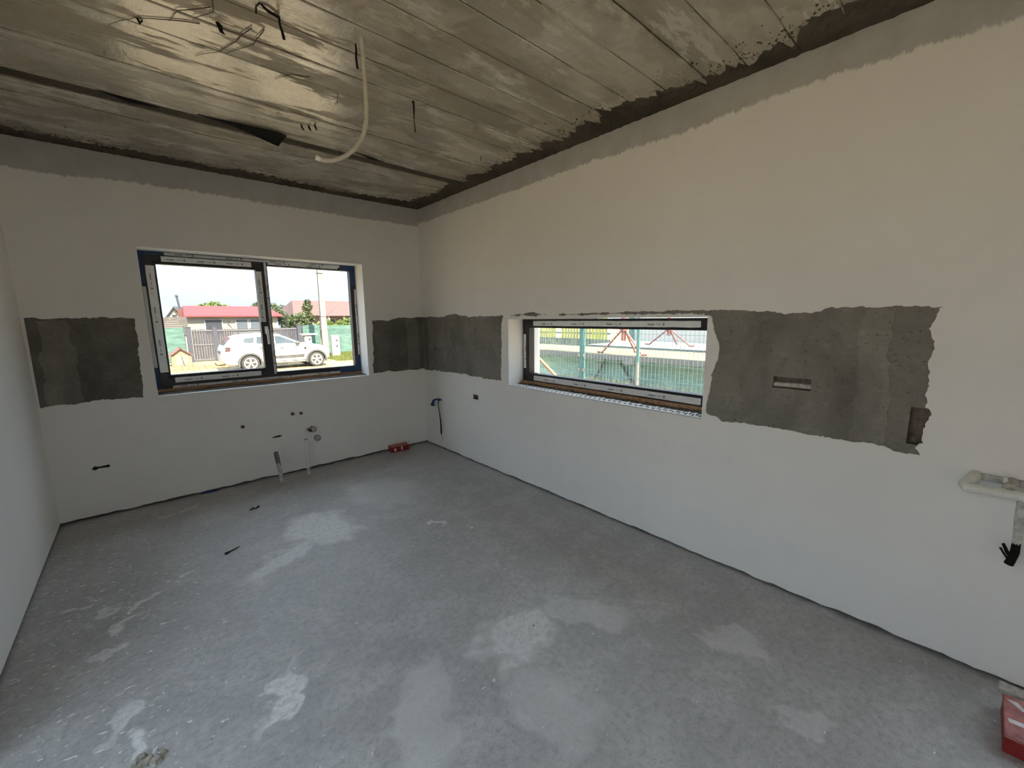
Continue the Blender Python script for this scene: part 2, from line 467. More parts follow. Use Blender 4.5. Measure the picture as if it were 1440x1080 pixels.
# back wall: recesses are (u0,u1,z0,z1,depth,material)
nb = [(-2.762, -2.648, 0.345, 0.392, 0.045, 2), (-1.60, -1.50, 0.360, 0.388, 0.04, 2), (XL, 0, 0.0, 0.028, 0.05, 1)]
def dB(u, z):
    if W1[0] < u < W1[1] and W1[2] < z < W1[3]: return (T, 0)
    for q in nb:
        if q[0] < u < q[1] and q[2] < z < q[3]: return (q[4], q[5])
    return (TH, 1)
us = [XL-0.38, XL, -1.9, -1.0, 0.0, 0.38, W1[0], W1[1]] + [q for r in nb for q in r[:2]]
zs = [0.0, 0.5, HC, W1[2], W1[3]] + [q for r in nb for q in r[2:4]]
wall_back = hf_wall('wall_back', us, zs, dB, T, toB, [MAT['paint'], MAT['render_dark'], MAT['mortar'], MAT['paint']])
tag(wall_back, 'white plastered wall with a wide two-part window and bare grey render patches', 'wall', kind='structure')
outer = ragged([(XL, 0.018), (0, 0.018), (0, HC), (XL, HC)], 0.03, 0.006, 1, keep=(1, 2, 3))
holes = [[(W1[0], W1[2]), (W1[1], W1[2]), (W1[1], W1[3]), (W1[0], W1[3])],
         ragged([(-2.942, 0.853), (-2.62, 0.868), (-2.412, 0.857), (-2.405, 1.1), (-2.395, 1.452), (-2.6, 1.457), (-2.938, 1.459)], 0.012, 0.009, 2, keep=(6,)),
         ragged([(-0.60, 0.872), (0.05, 0.862), (0.05, 1.452), (-0.10, 1.445), (-0.27, 1.442), (-0.40, 1.41), (-0.578, 1.425), (-0.585, 1.2)], 0.012, 0.010, 3, keep=(1,)),
         ragged([(-2.752, 0.372), (-2.735, 0.358), (-2.715, 0.368), (-2.66, 0.362), (-2.652, 0.378), (-2.662, 0.388), (-2.715, 0.383), (-2.733, 0.392)], 0.006, 0.003, 4),
         ragged([(-1.592, 0.370), (-1.53, 0.364), (-1.502, 0.372), (-1.52, 0.386), (-1.555, 0.383)], 0.006, 0.003, 5)]
o = sheet('skim_coat', outer, holes, TH, toB, MAT['skim_back'], wall_back)

nr = [(-3.672, -3.510, 1.067, 1.124, 0.05, 2), (-4.083, -4.026, 0.888, 1.045, 0.05, 2), (-0.372, -0.218, 1.082, 1.137, 0.03, 1),
      (-1.026, -0.93, 0.640, 0.697, 0.05, 1), (YR, 0, 0.0, 0.024, 0.05, 1)]
OR = (-7.3, -4.62, 0.0, 2.45)                 # door opening added farther along the same wall, out of view, for daylight
def dR(u, z):
    if W2[0] < u < W2[1] and W2[2] < z < W2[3]: return (T, 0)
    if OR[0] < u < OR[1] and OR[2] <= z < OR[3]: return (T, 0)
    for q in nr:
        if q[0] < u < q[1] and q[2] < z < q[3]: return (q[4], q[5])
    return (TH, 1)
us = [YR-0.38, -6.0, -2.4, 0.0, W2[0], W2[1], OR[0], OR[1]] + [q for r in nr for q in r[:2]]
zs = [0.0, 0.5, HC, W2[2], W2[3], OR[3]] + [q for r in nr for q in r[2:4]]
wall_right = hf_wall('wall_right', us, zs, dR, T, toR, [MAT['paint'], MAT['render'], MAT['clay'], MAT['paint']])
tag(wall_right, 'long white plastered wall with a letterbox window and a bare grey render band', 'wall', kind='structure')
outer = ragged([(YR, 0.014), (0, 0.014), (0, HC), (YR, HC)], 0.03, 0.006, 6, keep=(1, 2, 3))
holes = [[(W2[0], W2[2]), (W2[1], W2[2]), (W2[1], W2[3]), (W2[0], W2[3])],
         [(OR[0], -0.1), (OR[1], -0.1), (OR[1], OR[3]), (OR[0], OR[3])],
         ragged([(0.05, 0.862), (-0.10, 0.860), (-0.7, 0.872), (-1.37, 0.868), (-1.375, 1.1), (-1.385, 1.35), (-1.40, 1.452), (-1.1, 1.448), (-0.78, 1.45), (-0.66, 1.475), (-0.4, 1.445), (0.05, 1.452)], 0.012, 0.010, 7, keep=(11,)),
         ragged([(-1.50, 1.442), (-1.62, 1.446), (-1.78, 1.442), (-1.92, 1.450), (-1.90, 1.462), (-1.7, 1.466), (-1.55, 1.458)], 0.010, 0.012, 8),
         ragged([(-2.05, 1.450), (-2.3, 1.444), (-2.6, 1.447), (-2.9, 1.442), (-3.0, 1.447), (-3.14, 1.443), (-3.185, 1.425), (-3.225, 1.30),
                 (-3.235, 1.20), (-3.20, 1.10), (-3.195, 0.96), (-3.19, 0.885), (-3.26, 0.862), (-3.28, 0.845), (-3.5, 0.862), (-3.72, 0.858), (-3.9, 0.862), (-4.075, 0.848),
                 (-4.055, 0.875), (-4.078, 0.9), (-4.083, 1.0), (-4.086, 1.035), (-4.068, 1.05), (-4.062, 1.10), (-4.066, 1.2), (-4.058, 1.33), (-4.045, 1.37), (-4.075, 1.458),
                 (-3.72, 1.466), (-3.66, 1.445), (-3.55, 1.437), (-3.45, 1.452), (-3.2, 1.464), (-2.95, 1.462), (-2.5, 1.460)], 0.010, 0.008, 9),
         ragged([(-1.022, 0.646), (-0.934, 0.644), (-0.932, 0.694), (-1.02, 0.69)], 0.008, 0.003, 10)]
sheet('skim_coat', outer, holes, TH, toR, MAT['skim_right'], wall_right)

# mortar-filled chases crossing the bare bands
toR2 = lambda u, z, d: (0.0022+d, u, z)
toB2 = lambda u, z, d: (u, 0.0022+d, z)
sheet('filled_chase', ragged([(-3.955, 0.864), (-3.83, 0.862), (-3.845, 1.1), (-3.825, 1.3), (-3.85, 1.452), (-3.94, 1.452), (-3.93, 1.25), (-3.96, 1.05)], 0.012, 0.012, 12), [], 0.003, toR2, MAT['render_lite'], wall_right)
sheet('filled_chase', ragged([(-0.10, 0.87), (-0.03, 0.868), (-0.02, 1.43), (-0.11, 1.43), (-0.125, 1.2)], 0.012, 0.010, 13), [], 0.003, toR2, MAT['render_dark'], wall_right)
sheet('filled_chase', ragged([(-0.20, 0.88), (-0.05, 0.878), (-0.06, 1.43), (-0.21, 1.43), (-0.185, 1.2)], 0.012, 0.010, 14), [], 0.003, toB2, MAT['render'], wall_back)
sheet('filled_chase', ragged([(-2.90, 0.87), (-2.73, 0.872), (-2.74, 1.44), (-2.89, 1.44)], 0.014, 0.014, 15), [], 0.003, toB2, MAT['render'], wall_back)
OL = (-4.5, -2.25, 0.0, 2.4)                   # wide glazed opening added beside the camera, unseen, to brighten the room
def dL(u, z):
    if OL[0] < u < OL[1] and OL[2] <= z < OL[3]: return (T, 0)
    if z < 0.016: return (0.03, 1)
    return (0, 0)
wall_left = hf_wall('wall_left', [YR-0.38, -6.2, -1.2, 0.0, OL[0], OL[1]], [0, 0.016, 1.2, HC, OL[3]], dL, T, toL,
                    [MAT['paint'], MAT['render_dark'], MAT['clay'], MAT['paint']])
tag(wall_left, 'plain white plastered side wall', 'wall', kind='structure')
OK_ = (-2.55, -2.0, 0.0, 2.05)                 # unseen door opening added in the end wall to let sun in
wall_rear = hf_wall('wall_rear', [XL, OK_[0], -1.5, OK_[1], 0.0], [0, 1.2, OK_[3], HC], lambda u, z: (T, 0) if OK_[0] < u < OK_[1] and z < OK_[3] else (0, 0), T, toK,
                    [MAT['paint'], MAT['render'], MAT['clay'], MAT['paint']])
tag(wall_rear, 'plain white end wall at the other end of the room', 'wall', kind='structure')

fl = obj('floor', MB().box((XL-0.38, YR-0.38, GZ-0.3), (0.38, 0.38, 0.0)), MAT['floor'])
tag(fl, 'dusty grey cement screed floor with white plaster stains', 'floor', kind='structure')

# ceiling: slab and the marks of each formwork board, 18 cm apart
ceiling = obj('ceiling', MB().box((XL-0.38, YR-0.38, HC+0.014), (0.38, 0.38, HC+0.25)), MAT['mortar'])
tag(ceiling, 'bare board-marked concrete ceiling with grey and brown streaks', 'ceiling', kind='structure')
cuts = [0.0, -0.20, -0.385, -0.57, -0.755, -0.935]
cuts2 = [-1.035, -1.235, -1.44, -1.635, -1.82, -2.005, -2.19, -2.375, -2.57, -2.755, -2.945, -3.127, -3.307, -3.503, -3.688]
while cuts2[-1] > YR: cuts2.append(max(YR, cuts2[-1]-0.1835))
nb_ = 0
for lst in (cuts, cuts2):
    for a, b in zip(lst[:-1], lst[1:]):
        nb_ += 1
        r = random.Random(nb_)
        g = 0.0016 + r.random()*0.0022
        lift = r.uniform(-0.0025, 0.0025); N = 26; mb = MB(); rows = []
        tilt = r.uniform(-0.002, 0.002)
        for i in range(N+1):
            x = XL + (0-XL)*i/N
            j1 = noise.noise(Vector((x*5, a*7, 1.1)))*0.0022; j2 = noise.noise(Vector((x*5, b*7, 4.4)))*0.0022
            wz = noise.noise(Vector((x*1.5, a*3, 9)))*0.0025
            y0, y1 = a-g+j1, b+g+j2
            rows.append([(x, y0, HC+0.016), (x, y0, HC+0.002+lift+wz+tilt), (x, y0-0.004, HC+lift+wz+tilt), (x, y1+0.004, HC+lift+wz-tilt), (x, y1, HC+0.002+lift+wz-tilt), (x, y1, HC+0.016)])
        vs_ = [q for rw in rows for q in rw]; fs = []
        for i in range(N):
            for k in range(5): fs.append((i*6+k, i*6+k+1, (i+1)*6+k+1, (i+1)*6+k))
        mb.add(vs_, fs)
        obj('board_mark', mb, MAT['ceil'][nb_ % 3], ceiling)
# thin fins of cement squeezed through a few joints
for yy, x0, x1 in ((-3.127, -0.9, -0.16), (-3.307, -0.7, -0.25), (-3.503, -0.5, -0.25), (-2.945, -1.1, -0.3), (-3.688, -0.4, -0.12), (-2.57, -1.3, -0.4)):
    mb = MB(); pts = []
    for i in range(25):
        x = x0+(x1-x0)*i/24
        pts.append((x, yy+noise.noise(Vector((x*6, yy, 0)))*0.003, HC-0.001))
    mb.tube(pts, [0.0025+0.003*abs(noise.noise(Vector((q[0]*9, yy, 3)))) for q in pts], 6)
    obj('cement_fin', mb, MAT['ceil'][0], ceiling, smooth=True)
# recessed seam in the slab
mb = MB(); rows = []
for i in range(61):
    x = XL+(0-XL)*i/60
    w1 = noise.noise(Vector((x*3, 0, 2)))*0.010; w2 = noise.noise(Vector((x*3, 5, 2)))*0.010
    rows.append([(x, -0.925, HC+0.013), (x, -0.940+w1, HC+0.006), (x, -0.97+w1, HC+0.004+noise.noise(Vector((x*8, 1, 1)))*0.004), (x, -1.00+w2, HC+0.005), (x, -1.03+w2, HC+0.006), (x, -1.045, HC+0.013)])
mb.add([q for r in rows for q in r], [(i*6+k, i*6+k+1, (i+1)*6+k+1, (i+1)*6+k) for i in range(60) for k in range(5)])
obj('slab_seam', mb, MAT['mortar'], ceiling)
# crumbly mortar along the wall heads
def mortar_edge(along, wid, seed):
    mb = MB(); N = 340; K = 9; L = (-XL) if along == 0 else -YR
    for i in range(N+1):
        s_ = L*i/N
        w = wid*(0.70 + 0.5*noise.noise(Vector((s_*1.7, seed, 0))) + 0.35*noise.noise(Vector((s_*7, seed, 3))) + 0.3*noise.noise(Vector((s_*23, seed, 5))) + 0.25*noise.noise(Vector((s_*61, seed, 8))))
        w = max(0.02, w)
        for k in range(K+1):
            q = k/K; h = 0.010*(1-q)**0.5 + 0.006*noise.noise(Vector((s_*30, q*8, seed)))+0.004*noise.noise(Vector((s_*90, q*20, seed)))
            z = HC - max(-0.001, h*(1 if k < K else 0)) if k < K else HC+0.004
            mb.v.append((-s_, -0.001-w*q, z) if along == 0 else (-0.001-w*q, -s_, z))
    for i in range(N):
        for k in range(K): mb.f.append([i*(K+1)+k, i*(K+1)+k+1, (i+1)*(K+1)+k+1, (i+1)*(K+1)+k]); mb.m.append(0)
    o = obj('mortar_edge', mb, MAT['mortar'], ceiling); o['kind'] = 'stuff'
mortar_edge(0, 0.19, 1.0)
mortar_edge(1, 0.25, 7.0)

# crumbs of the same mortar spattered beyond its edge
mb = MB(); r = random.Random(21)
for i in range(1500):
    s_ = r.random(); w = 0.10+abs(r.gauss(0, 0.10)); q = r.uniform(0.002, 0.007)
    if i % 3: c_ = (-w, -4.6*s_, HC-0.001)
    else: c_ = (XL*s_, -w*0.8, HC-0.001)
    a = r.random()*6.28; n = 5
    ring_ = [(c_[0]+q*r.uniform(0.6, 1.3)*math.cos(a+6.283*k/n), c_[1]+q*r.uniform(0.6, 1.3)*math.sin(a+6.283*k/n), c_[2]+0.003) for k in range(n)]
    mb.add(ring_+[(c_[0], c_[1], c_[2]-q*0.7)], [(k, (k+1) % n, n) for k in range(n)])
obj('mortar_spatter', mb, MAT['mortar'], ceiling)['kind'] = 'stuff'
# ------------------------------------------------------------------ windows
def text_mesh(body, size):
    cu = bpy.data.curves.new('letters', 'FONT'); cu.body = body; cu.size = size; cu.align_x = 'LEFT'
    cu.fill_mode = 'FRONT'; cu.offset = size*0.02
    tmp = bpy.data.objects.new('letters', cu); COL.objects.link(tmp)
    bpy.context.view_layer.update()
    me = bpy.data.meshes.new_from_object(tmp.evaluated_get(bpy.context.evaluated_depsgraph_get()))
    bpy.data.objects.remove(tmp); bpy.data.curves.remove(cu)
    return me
WORD = text_mesh('aluplast', 0.0175)

def put_print(parent, to_w, u, z, d, du, dz, sgn, width):
    """print along a film strip; (du,dz) = reading direction, the printed run repeats"""
    L = max(v.co.x for v in WORD.vertices); mb = MB()
    def P(a, b):       # a along the text, b up the letters
        return to_w(u + du*a, z + b, d) if dz == 0 else to_w(u + sgn*b, z + dz*a, d)
    mb.add([P(v.co.x, v.co.y) for v in WORD.vertices], [tuple(q.vertices) for q in WORD.polygons], 0)
    x = L + 0.014
    for k in range(3):
        mb.add([P(x, 0.003), P(x+0.008, 0.003), P(x+0.008, 0.008), P(x, 0.008)], [(0,1,2,3)], 1); x += 0.0105
    x += 0.010
    for i in range(3):
        for j in range(3):
            if (i+j) % 2 == 0 or i == 1:
                a, b = x+i*0.005, -0.002+j*0.005
                mb.add([P(a, b), P(a+0.0046, b), P(a+0.0046, b+0.0046), P(a, b+0.0046)], [(0,1,2,3)], 0)
    return obj('printed_logo', mb, [MAT['ink'], MAT['ink2']], parent)

def film(win, to_w, u0, u1, z0, z1, d, horiz=True, rev=False, step=0.30, start=0.05, printed=True):
    mb = MB(); t = 0.0012
    r = random.Random(int(u0*1000)+int(z0*977))
    if horiz:
        N = max(6, int(abs(u1-u0)/0.06)); up = [(u0+(u1-u0)*i/N, z1+r.uniform(-1, 1)*0.0012) for i in range(N+1)]
        dn = [(u0+(u1-u0)*i/N, z0+r.uniform(-1, 1)*0.0012) for i in range(N+1)]
    else:
        N = max(6, int(abs(z1-z0)/0.06)); up = [(u1+r.uniform(-1, 1)*0.0012, z0+(z1-z0)*i/N) for i in range(N+1)]
        dn = [(u0+r.uniform(-1, 1)*0.0012, z0+(z1-z0)*i/N) for i in range(N+1)]
    lp = dn + up[::-1]
    n = len(lp)
    vs_ = [to_w(a, b, d-t) for a, b in lp] + [to_w(a, b, d) for a, b in lp]
    fs = [(i, i+1, n-2-i, n-1-i) for i in range(N)] + [(i, (i+1) % n, n+(i+1) % n, n+i) for i in range(n)]
    mb.add(vs_, fs)
    f = obj('protective_film', mb, MAT['film'], win)
    if printed:
        if horiz:
            lo, hi = min(u0, u1), max(u0, u1); x = lo + start
            while x < hi - 0.14:
                if to_w is toB: put_print(f, to_w, x, z0+(z1-z0)*0.32, d-t-0.0006, 1, 0, 1, 0)
                else: put_print(f, to_w, hi-(x-lo), z0+(z1-z0)*0.32, d-t-0.0006, -1, 0, 1, 0)
                x += step
        else:
            lo, hi = min(z0, z1), max(z0, z1); x = hi - start
            while x > lo + 0.14:
                put_print(f, to_w, u0+(u1-u0)*0.35, x, d-t-0.0006, 0, -1, 1 if to_w is toB else -1, 0); x -= step
    return f

def ring(to_w, u0, u1, z0, z1, wl, wr, wb, wt, d0, d1):
    """rectangular profile frame between depths d0 (inner face) and d1"""
    mb = MB()
    o4 = [(u0,z0),(u1,z0),(u1,z1),(u0,z1)]; i4 = [(u0+wl,z0+wb),(u1-wr,z0+wb),(u1-wr,z1-wt),(u0+wl,z1-wt)]
    c4 = [(a[0]+0.35*(b[0]-a[0]), a[1]+0.35*(b[1]-a[1])) for a, b in zip(i4, o4)]   # glazing bead chamfer start
    V = [to_w(a, b, d0) for a, b in o4] + [to_w(a, b, d0) for a, b in c4] + [to_w(a, b, d0+0.012) for a, b in i4] + [to_w(a, b, d1) for a, b in i4] + [to_w(a, b, d1) for a, b in o4]
    F = []
    for s_ in range(4):
        for i in range(4): F.append((s_*4+i, s_*4+(i+1) % 4, (s_+1)*4+(i+1) % 4, (s_+1)*4+i))
    for i in range(4): F.append((16+i, 16+(i+1) % 4, (i+1) % 4, i))
    mb.add(V, F); return mb

def pane(to_w, u0, u1, z0, z1, d, par):
    mb = MB()
    a, b = Vector(to_w(u0, z0, d)), Vector(to_w(u1, z1, d+0.006))
    mb.box((min(a.x,b.x), min(a.y,b.y), min(a.z,b.z)), (max(a.x,b.x), max(a.y,b.y), max(a.z,b.z)))
    # a single pane sheet: keep one face so the glass is not counted twice
    m2 = MB(); m2.add([to_w(u0,z0,d), to_w(u1,z0,d), to_w(u1,z1,d), to_w(u0,z1,d)], [(0,1,2,3)])
    return obj('pane', m2, MAT['glass'], par)

def wbox(to_w, u0, u1, z0, z1, d0, d1):
    a, b = to_w(u0, z0, d0), to_w(u1, z1, d1)
    return MB().box(tuple(min(p, q) for p, q in zip(a, b)), tuple(max(p, q) for p, q in zip(a, b)))

# --- window over the sink wall
D1 = 0.20
win1 = empty('window_1', (-1.49, D1, W1[2]), 'dark two-part window with printed protective film, blue tape and a lever handle', 'window', kind='structure')
x0, x1, z0, z1 = W1[0]+0.002, W1[1]-0.002, W1[2]+0.028, W1[3]-0.002
fr = obj('frame', ring(toB, x0, x1, z0, z1, 0.048, 0.052, 0.062, 0.052, D1, D1+0.075), MAT['anth'], win1)
obj('mullion', wbox(toB, -1.535, -1.449, z0+0.06, z1-0.05, D1+0.002, D1+0.072), MAT['anth'], win1)
sash = obj('sash', ring(toB, -2.302, -1.478, 0.905, 1.945, 0.075, 0.066, 0.088, 0.068, D1-0.016, D1+0.06), MAT['anth'], win1)
pane(toB, -2.24, -1.53, 0.98, 1.89, D1+0.03, win1)
pane(toB, -1.46, -0.69, 0.93, 1.93, D1+0.035, win1)
h = MB(); h.box((-1.522, D1-0.030, 1.305), (-1.494, D1-0.0165, 1.375))
hd = obj('handle', h, MAT['steel'], win1, bevel=0.004)
lev = MB().tube([(-1.508, D1-0.03, 1.345), (-1.508, D1-0.058, 1.345), (-1.508, D1-0.062, 1.335), (-1.507, D1-0.062, 1.29), (-1.505, D1-0.060, 1.215)], [0.010, 0.010, 0.011, 0.010, 0.009], 12)
obj('lever', lev, MAT['steel'], hd, smooth=True)
ds, df = D1-0.0162, D1-0.0002
film(win1, toB, -2.19, -1.575, 1.897, 1.938, ds, start=0.03, step=0.20)
film(win1, toB, -2.20, -0.80, 1.948, 1.969, df, start=0.10, step=0.34)
film(win1, toB, -2.292, -2.240, 1.020, 1.862, ds, horiz=False, step=0.26, start=0.06)
film(win1, toB, -2.325, -2.304, 1.06, 1.70, df, horiz=False, printed=False)
film(win1, toB, -2.205, -1.585, 0.930, 0.970, ds, start=0.06, step=0.26)
film(win1, toB, -2.225, -0.87, 0.884, 0.903, df, start=0.05, step=0.36)
film(win1, toB, -1.545, -1.503, 1.415, 1.862, ds, horiz=False, step=0.22, start=0.07)
film(win1, toB, -1.476, -1.456, 0.93, 1.945, df+0.001, horiz=False, step=0.3, start=0.2)
film(win1, toB, -0.668, -0.650, 1.06, 1.74, df, horiz=False, step=0.3, start=0.15)
film(win1, toB, -1.44, -0.82, 1.930, 1.947, df, start=0.06, step=0.27)
def tape(lp):
    mb = MB(); mb.prism([toB(a, b, df-0.0016) for a, b in lp], (0, 0.0016, 0)); obj('blue_tape', mb, MAT['blue'], win1)
tape([(-2.326,1.725),(-2.292,1.722),(-2.294,1.945),(-2.18,1.944),(-2.165,1.95),(-2.17,1.970),(-2.326,1.971)])
tape([(-2.326,0.884),(-2.286,0.884),(-2.290,0.9),(-2.293,1.05),(-2.325,1.055)])
tape([(-0.80,1.926),(-0.695,1.923),(-0.698,1.78),(-0.650,1.778),(-0.650,1.970),(-0.80,1.970)])
tape([(-0.87,0.884),(-0.650,0.884),(-0.650,1.055),(-0.692,1.052),(-0.693,0.94),(-0.87,0.932)])
# timber packer under the frame, rough mortar bed on the sill and a thin corner bead
obj('timber_packer', wbox(toB, W1[0]+0.004, W1[1]-0.004, W1[2]+0.003, z0, D1-0.02, D1+0.10), MAT['wood'], win1)
def rough_bed(to_w, u0, u1, z, d0, d1, mat, par, name='mortar_bed', amp=0.012, N=150, K=6):
    mb = MB()
    for i in range(N+1):
        u = u0+(u1-u0)*i/N; e = d0 + 0.015 + 0.012*noise.noise(Vector((u*14, d0, 0)))
        for k in range(K+1):
            d = e+(d1-e)*k/K
            hgt = 0.002 + amp*abs(noise.noise(Vector((u*35, d*40, 3.3)))) + amp*0.6*(k/K)
            mb.v.append(to_w(u, z+(hgt if 0 < k else 0.0005), d))
    for i in range(N):
        for k in range(K): mb.f.append([i*(K+1)+k, i*(K+1)+k+1, (i+1)*(K+1)+k+1, (i+1)*(K+1)+k]); mb.m.append(0)
    o = obj(name, mb, mat, par); o['kind'] = 'stuff'
rough_bed(toB, W1[0]+0.004, W1[1]-0.004, W1[2], 0.02, D1-0.021, MAT['mortar'], win1, amp=0.006)
obj('corner_bead', wbox(toB, W1[0]+0.002, W1[1]-0.002, W1[2]-0.002, W1[2]+0.0015, -0.0015, 0.03), MAT['bead'], win1)
obj('corner_bead', wbox(toB, W1[1]-0.0018, W1[1]+0.001, W1[2], W1[3], -0.0012, 0.03), MAT['bead'], win1)

# --- letterbox window
D2 = 0.172
win2 = empty('window_2', (D2, -2.32, W2[2]), 'long low black letterbox window with printed film strips', 'window', kind='structure')
y0, y1, zb, zt = W2[0]+0.002, W2[1]-0.002, W2[2]+0.034, W2[3]-0.006
obj('frame', ring(toR, y0, y1, zb, zt, 0.066, 0.068, 0.068, 0.076, D2, D2+0.075), MAT['anth'], win2)
pane(toR, y0+0.06, y1-0.06, zb+0.06, zt-0.07, D2+0.035, win2)
film(win2, toR, -3.052, -1.605, 1.360, 1.400, D2-0.0002, start=0.10, step=0.33)
film(win2, toR, -3.080, -1.612, 0.884, 0.926, D2-0.0002, start=0.12, step=0.33)
film(win2, toR, -1.512, -1.484, 0.985, 1.285, D2-0.0002, horiz=False, step=0.3, start=0.1)
obj('timber_packer', wbox(toR, W2[0]+0.004, W2[1]-0.004, W2[2]+0.002, zb, D2-0.03, D2+0.10), MAT['wood'], win2)
rough_bed(toR, W2[0]+0.004, W2[1]-0.004, W2[2], 0.085, D2-0.031, MAT['mortar'], win2, amp=0.014, N=260)
obj('mortar_bed', wbox(toR, W2[0]+0.003, W2[1]-0.003, W2[2], W2[2]+0.001, 0.004, 0.12), MAT['mortar'], win2)
def mesh_bead(to_w, u0, u1, zc, flat, par, name='mesh_bead', seed=1):
    """perforated plastic corner bead: rails and zigzag webs, lying on the sill (flat) or on the head"""
    mb = MB(); n = int((u1-u0)/0.042); up = (0,0,1); r = random.Random(seed)
    w = 0.085
    def q(u, d, k=0): return to_w(u, zc+k, d)
    mb.bar(q(u0, 0.003), q(u1, 0.003), 0.014, 0.005)
    mb.bar(q(u0, w-0.008, 0.002), q(u1, w-0.008, 0.002), 0.006, 0.0025)
    for i in range(n):
        a = u0+(u1-u0)*i/n; b = u0+(u1-u0)*(i+1)/n; k = r.uniform(0, 0.006)
        mb.bar(q(a, 0.0), q((a+b)/2, w, k), 0.0095, 0.002); mb.bar(q((a+b)/2, w, k), q(b, 0.0), 0.0095, 0.002)
    return obj(name, mb, MAT['bead'], par)
mesh_bead(toR, W2[0]+0.004, W2[1]-0.004, W2[2]+0.006, True, win2)
mesh_bead(toR, W2[0]+0.75, W2[1]-0.004, W2[3]-0.003, True, win2, seed=2)
obj('corner_bead', wbox(toR, W2[1]-0.0018, W2[1]+0.0045, W2[2], W2[3], -0.0015, 0.022), MAT['bead'], win2)

# --- glazed doors added beside and behind the camera to lift the room light
def glazed(name, to_w, O, label, nleaf):
    d = empty(name, to_w((O[0]+O[1])/2, 0, 0.2), label, 'door', kind='structure')
    obj('frame', ring(to_w, O[0]+0.003, O[1]-0.003, 0.003, O[3]-0.003, 0.06, 0.06, 0.06, 0.06, 0.2, 0.28), MAT['anth'], d)
    w = (O[1]-O[0]-0.1)/nleaf
    for i in range(nleaf):
        a = O[0]+0.05+w*i
        s_ = obj('leaf', ring(to_w, a, a+w, 0.05, O[3]-0.05, 0.06, 0.06, 0.07, 0.06, 0.205, 0.27), MAT['anth'], d)
        pane(to_w, a+0.055, a+w-0.055, 0.11, O[3]-0.1, 0.235, d)
    hd = obj('handle', wbox(to_w, O[0]+0.05+w-0.045, O[0]+0.05+w-0.02, 0.98, 1.14, 0.19, 0.204), MAT['steel'], d)
    return d
glazed('added_door_1', toL, OL, 'wide dark framed glazed door added out of view in the plain side wall for daylight', 3)
glazed('added_door_2', toR, OR, 'dark framed glazed door added out of view past the white pipe fitting for daylight', 2)
glazed('added_door_3', toK, OK_, 'narrow dark framed glazed door added in the far end wall to let sun in', 1)
# ------------------------------------------------------------------ fittings and loose things in the room
MAT['red_box'] = None
def red_mat():
    t = NT('red_printed_card'); n = t.noise(18, 5, 0.6)
    return t.done(t.mix(t.rng(n, 0.35, 0.7), (0.20, 0.008, 0.006), (0.30, 0.020, 0.016)), 0.5)
MAT['red_box'] = red_mat()
MAT['red_dust'] = simple('dusty_red_card', (0.42, 0.16, 0.15), 0.8, 0.25, 30)
MAT['card_white'] = simple('white_print', (0.62, 0.60, 0.60), 0.6, 0.1, 40)
MAT['grey_band'] = simple('grey_tape_wrap', (0.16, 0.16, 0.17), 0.6, 0.3, 60)
MAT['dirty_white'] = simple('plaster_smeared_pipe', (0.66, 0.64, 0.60), 0.6, 0.2, 45, c2=(0.30, 0.28, 0.25))
MAT['cap_grey'] = simple('grey_pipe_cap', (0.30, 0.30, 0.29), 0.5, 0.2, 40)
MAT['red_pl'] = simple('dark_red_plug', (0.10, 0.016, 0.016), 0.5, 0.2)
MAT['plaster'] = simple('plaster_crumb', (0.62, 0.60, 0.57), 0.9, 0.2, 60, bump=0.4)
MAT['stone'] = simple('rubble', (0.34, 0.31, 0.26), 0.9, 0.3, 60, bump=0.4)

def rbox(c, ang, sx, sy, z0, z1):
    ca, sa = math.cos(ang), math.sin(ang)
    P = lambda a, b, z: (c[0]+a*ca-b*sa, c[1]+a*sa+b*ca, z)
    return P
# red carton by the back wall
P = rbox((-0.395, -0.066), -0.09, 0, 0, 0, 0)
bx = empty('red_carton', (-0.395, -0.066, 0), 'small red carton with pale stripes on the floor under the sink wall window corner', 'carton')
m = MB(); m.prism([P(-0.10,-0.043,0.0), P(0.10,-0.043,0.0), P(0.10,0.043,0.0), P(-0.10,0.043,0.0)], (0,0,0.058)); obj('body', m, MAT['red_box'], bx, bevel=0.002)
m = MB(); m.prism([P(-0.102,-0.045,0.058), P(0.102,-0.045,0.058), P(0.102,0.045,0.058), P(-0.102,0.045,0.058)], (0,0,0.008)); obj('lid', m, MAT['red_dust'], bx, bevel=0.002)
for a, b, t0, t1 in ((-0.066, -0.042, 0.010, 0.042), (0.012, 0.028, 0.012, 0.056)):
    m = MB(); m.prism([P(a,-0.0438,t0), P(b,-0.0438,t0), P(b,-0.0438,t1), P(a,-0.0438,t1)], (P(0,0.001,0)[0]-P(0,0,0)[0], 0.0008, 0)); obj('pale_stripe', m, MAT['card_white'], bx)
# red carton in the near corner
b2 = empty('red_carton', (-0.30, -4.53, 0), 'larger dusty red carton with torn white label below the white pipe fitting', 'carton')
m = MB(); m.box((-0.396, -4.70, 0), (-0.175, -4.386, 0.056)); obj('body', m, MAT['red_box'], b2, bevel=0.002)
m = MB(); m.box((-0.398, -4.702, 0.056), (-0.173, -4.384, 0.066)); obj('lid', m, MAT['red_dust'], b2, bevel=0.002)
for lp in ([(-0.20,-4.392),(-0.215,-4.41),(-0.235,-4.428),(-0.225,-4.435),(-0.195,-4.418)], [(-0.20,-4.437),(-0.245,-4.445),(-0.235,-4.60),(-0.19,-4.60)], [(-0.305,-4.392),(-0.325,-4.396),(-0.30,-4.60),(-0.275,-4.60)]):
    m = MB(); m.prism([(a, b, 0.0661) for a, b in lp], (0,0,0.0008)); obj('torn_label', m, MAT['card_white'], b2)
m = MB(); m.box((-0.39, -4.63, 0.0), (-0.3965, -4.50, 0.03)); 

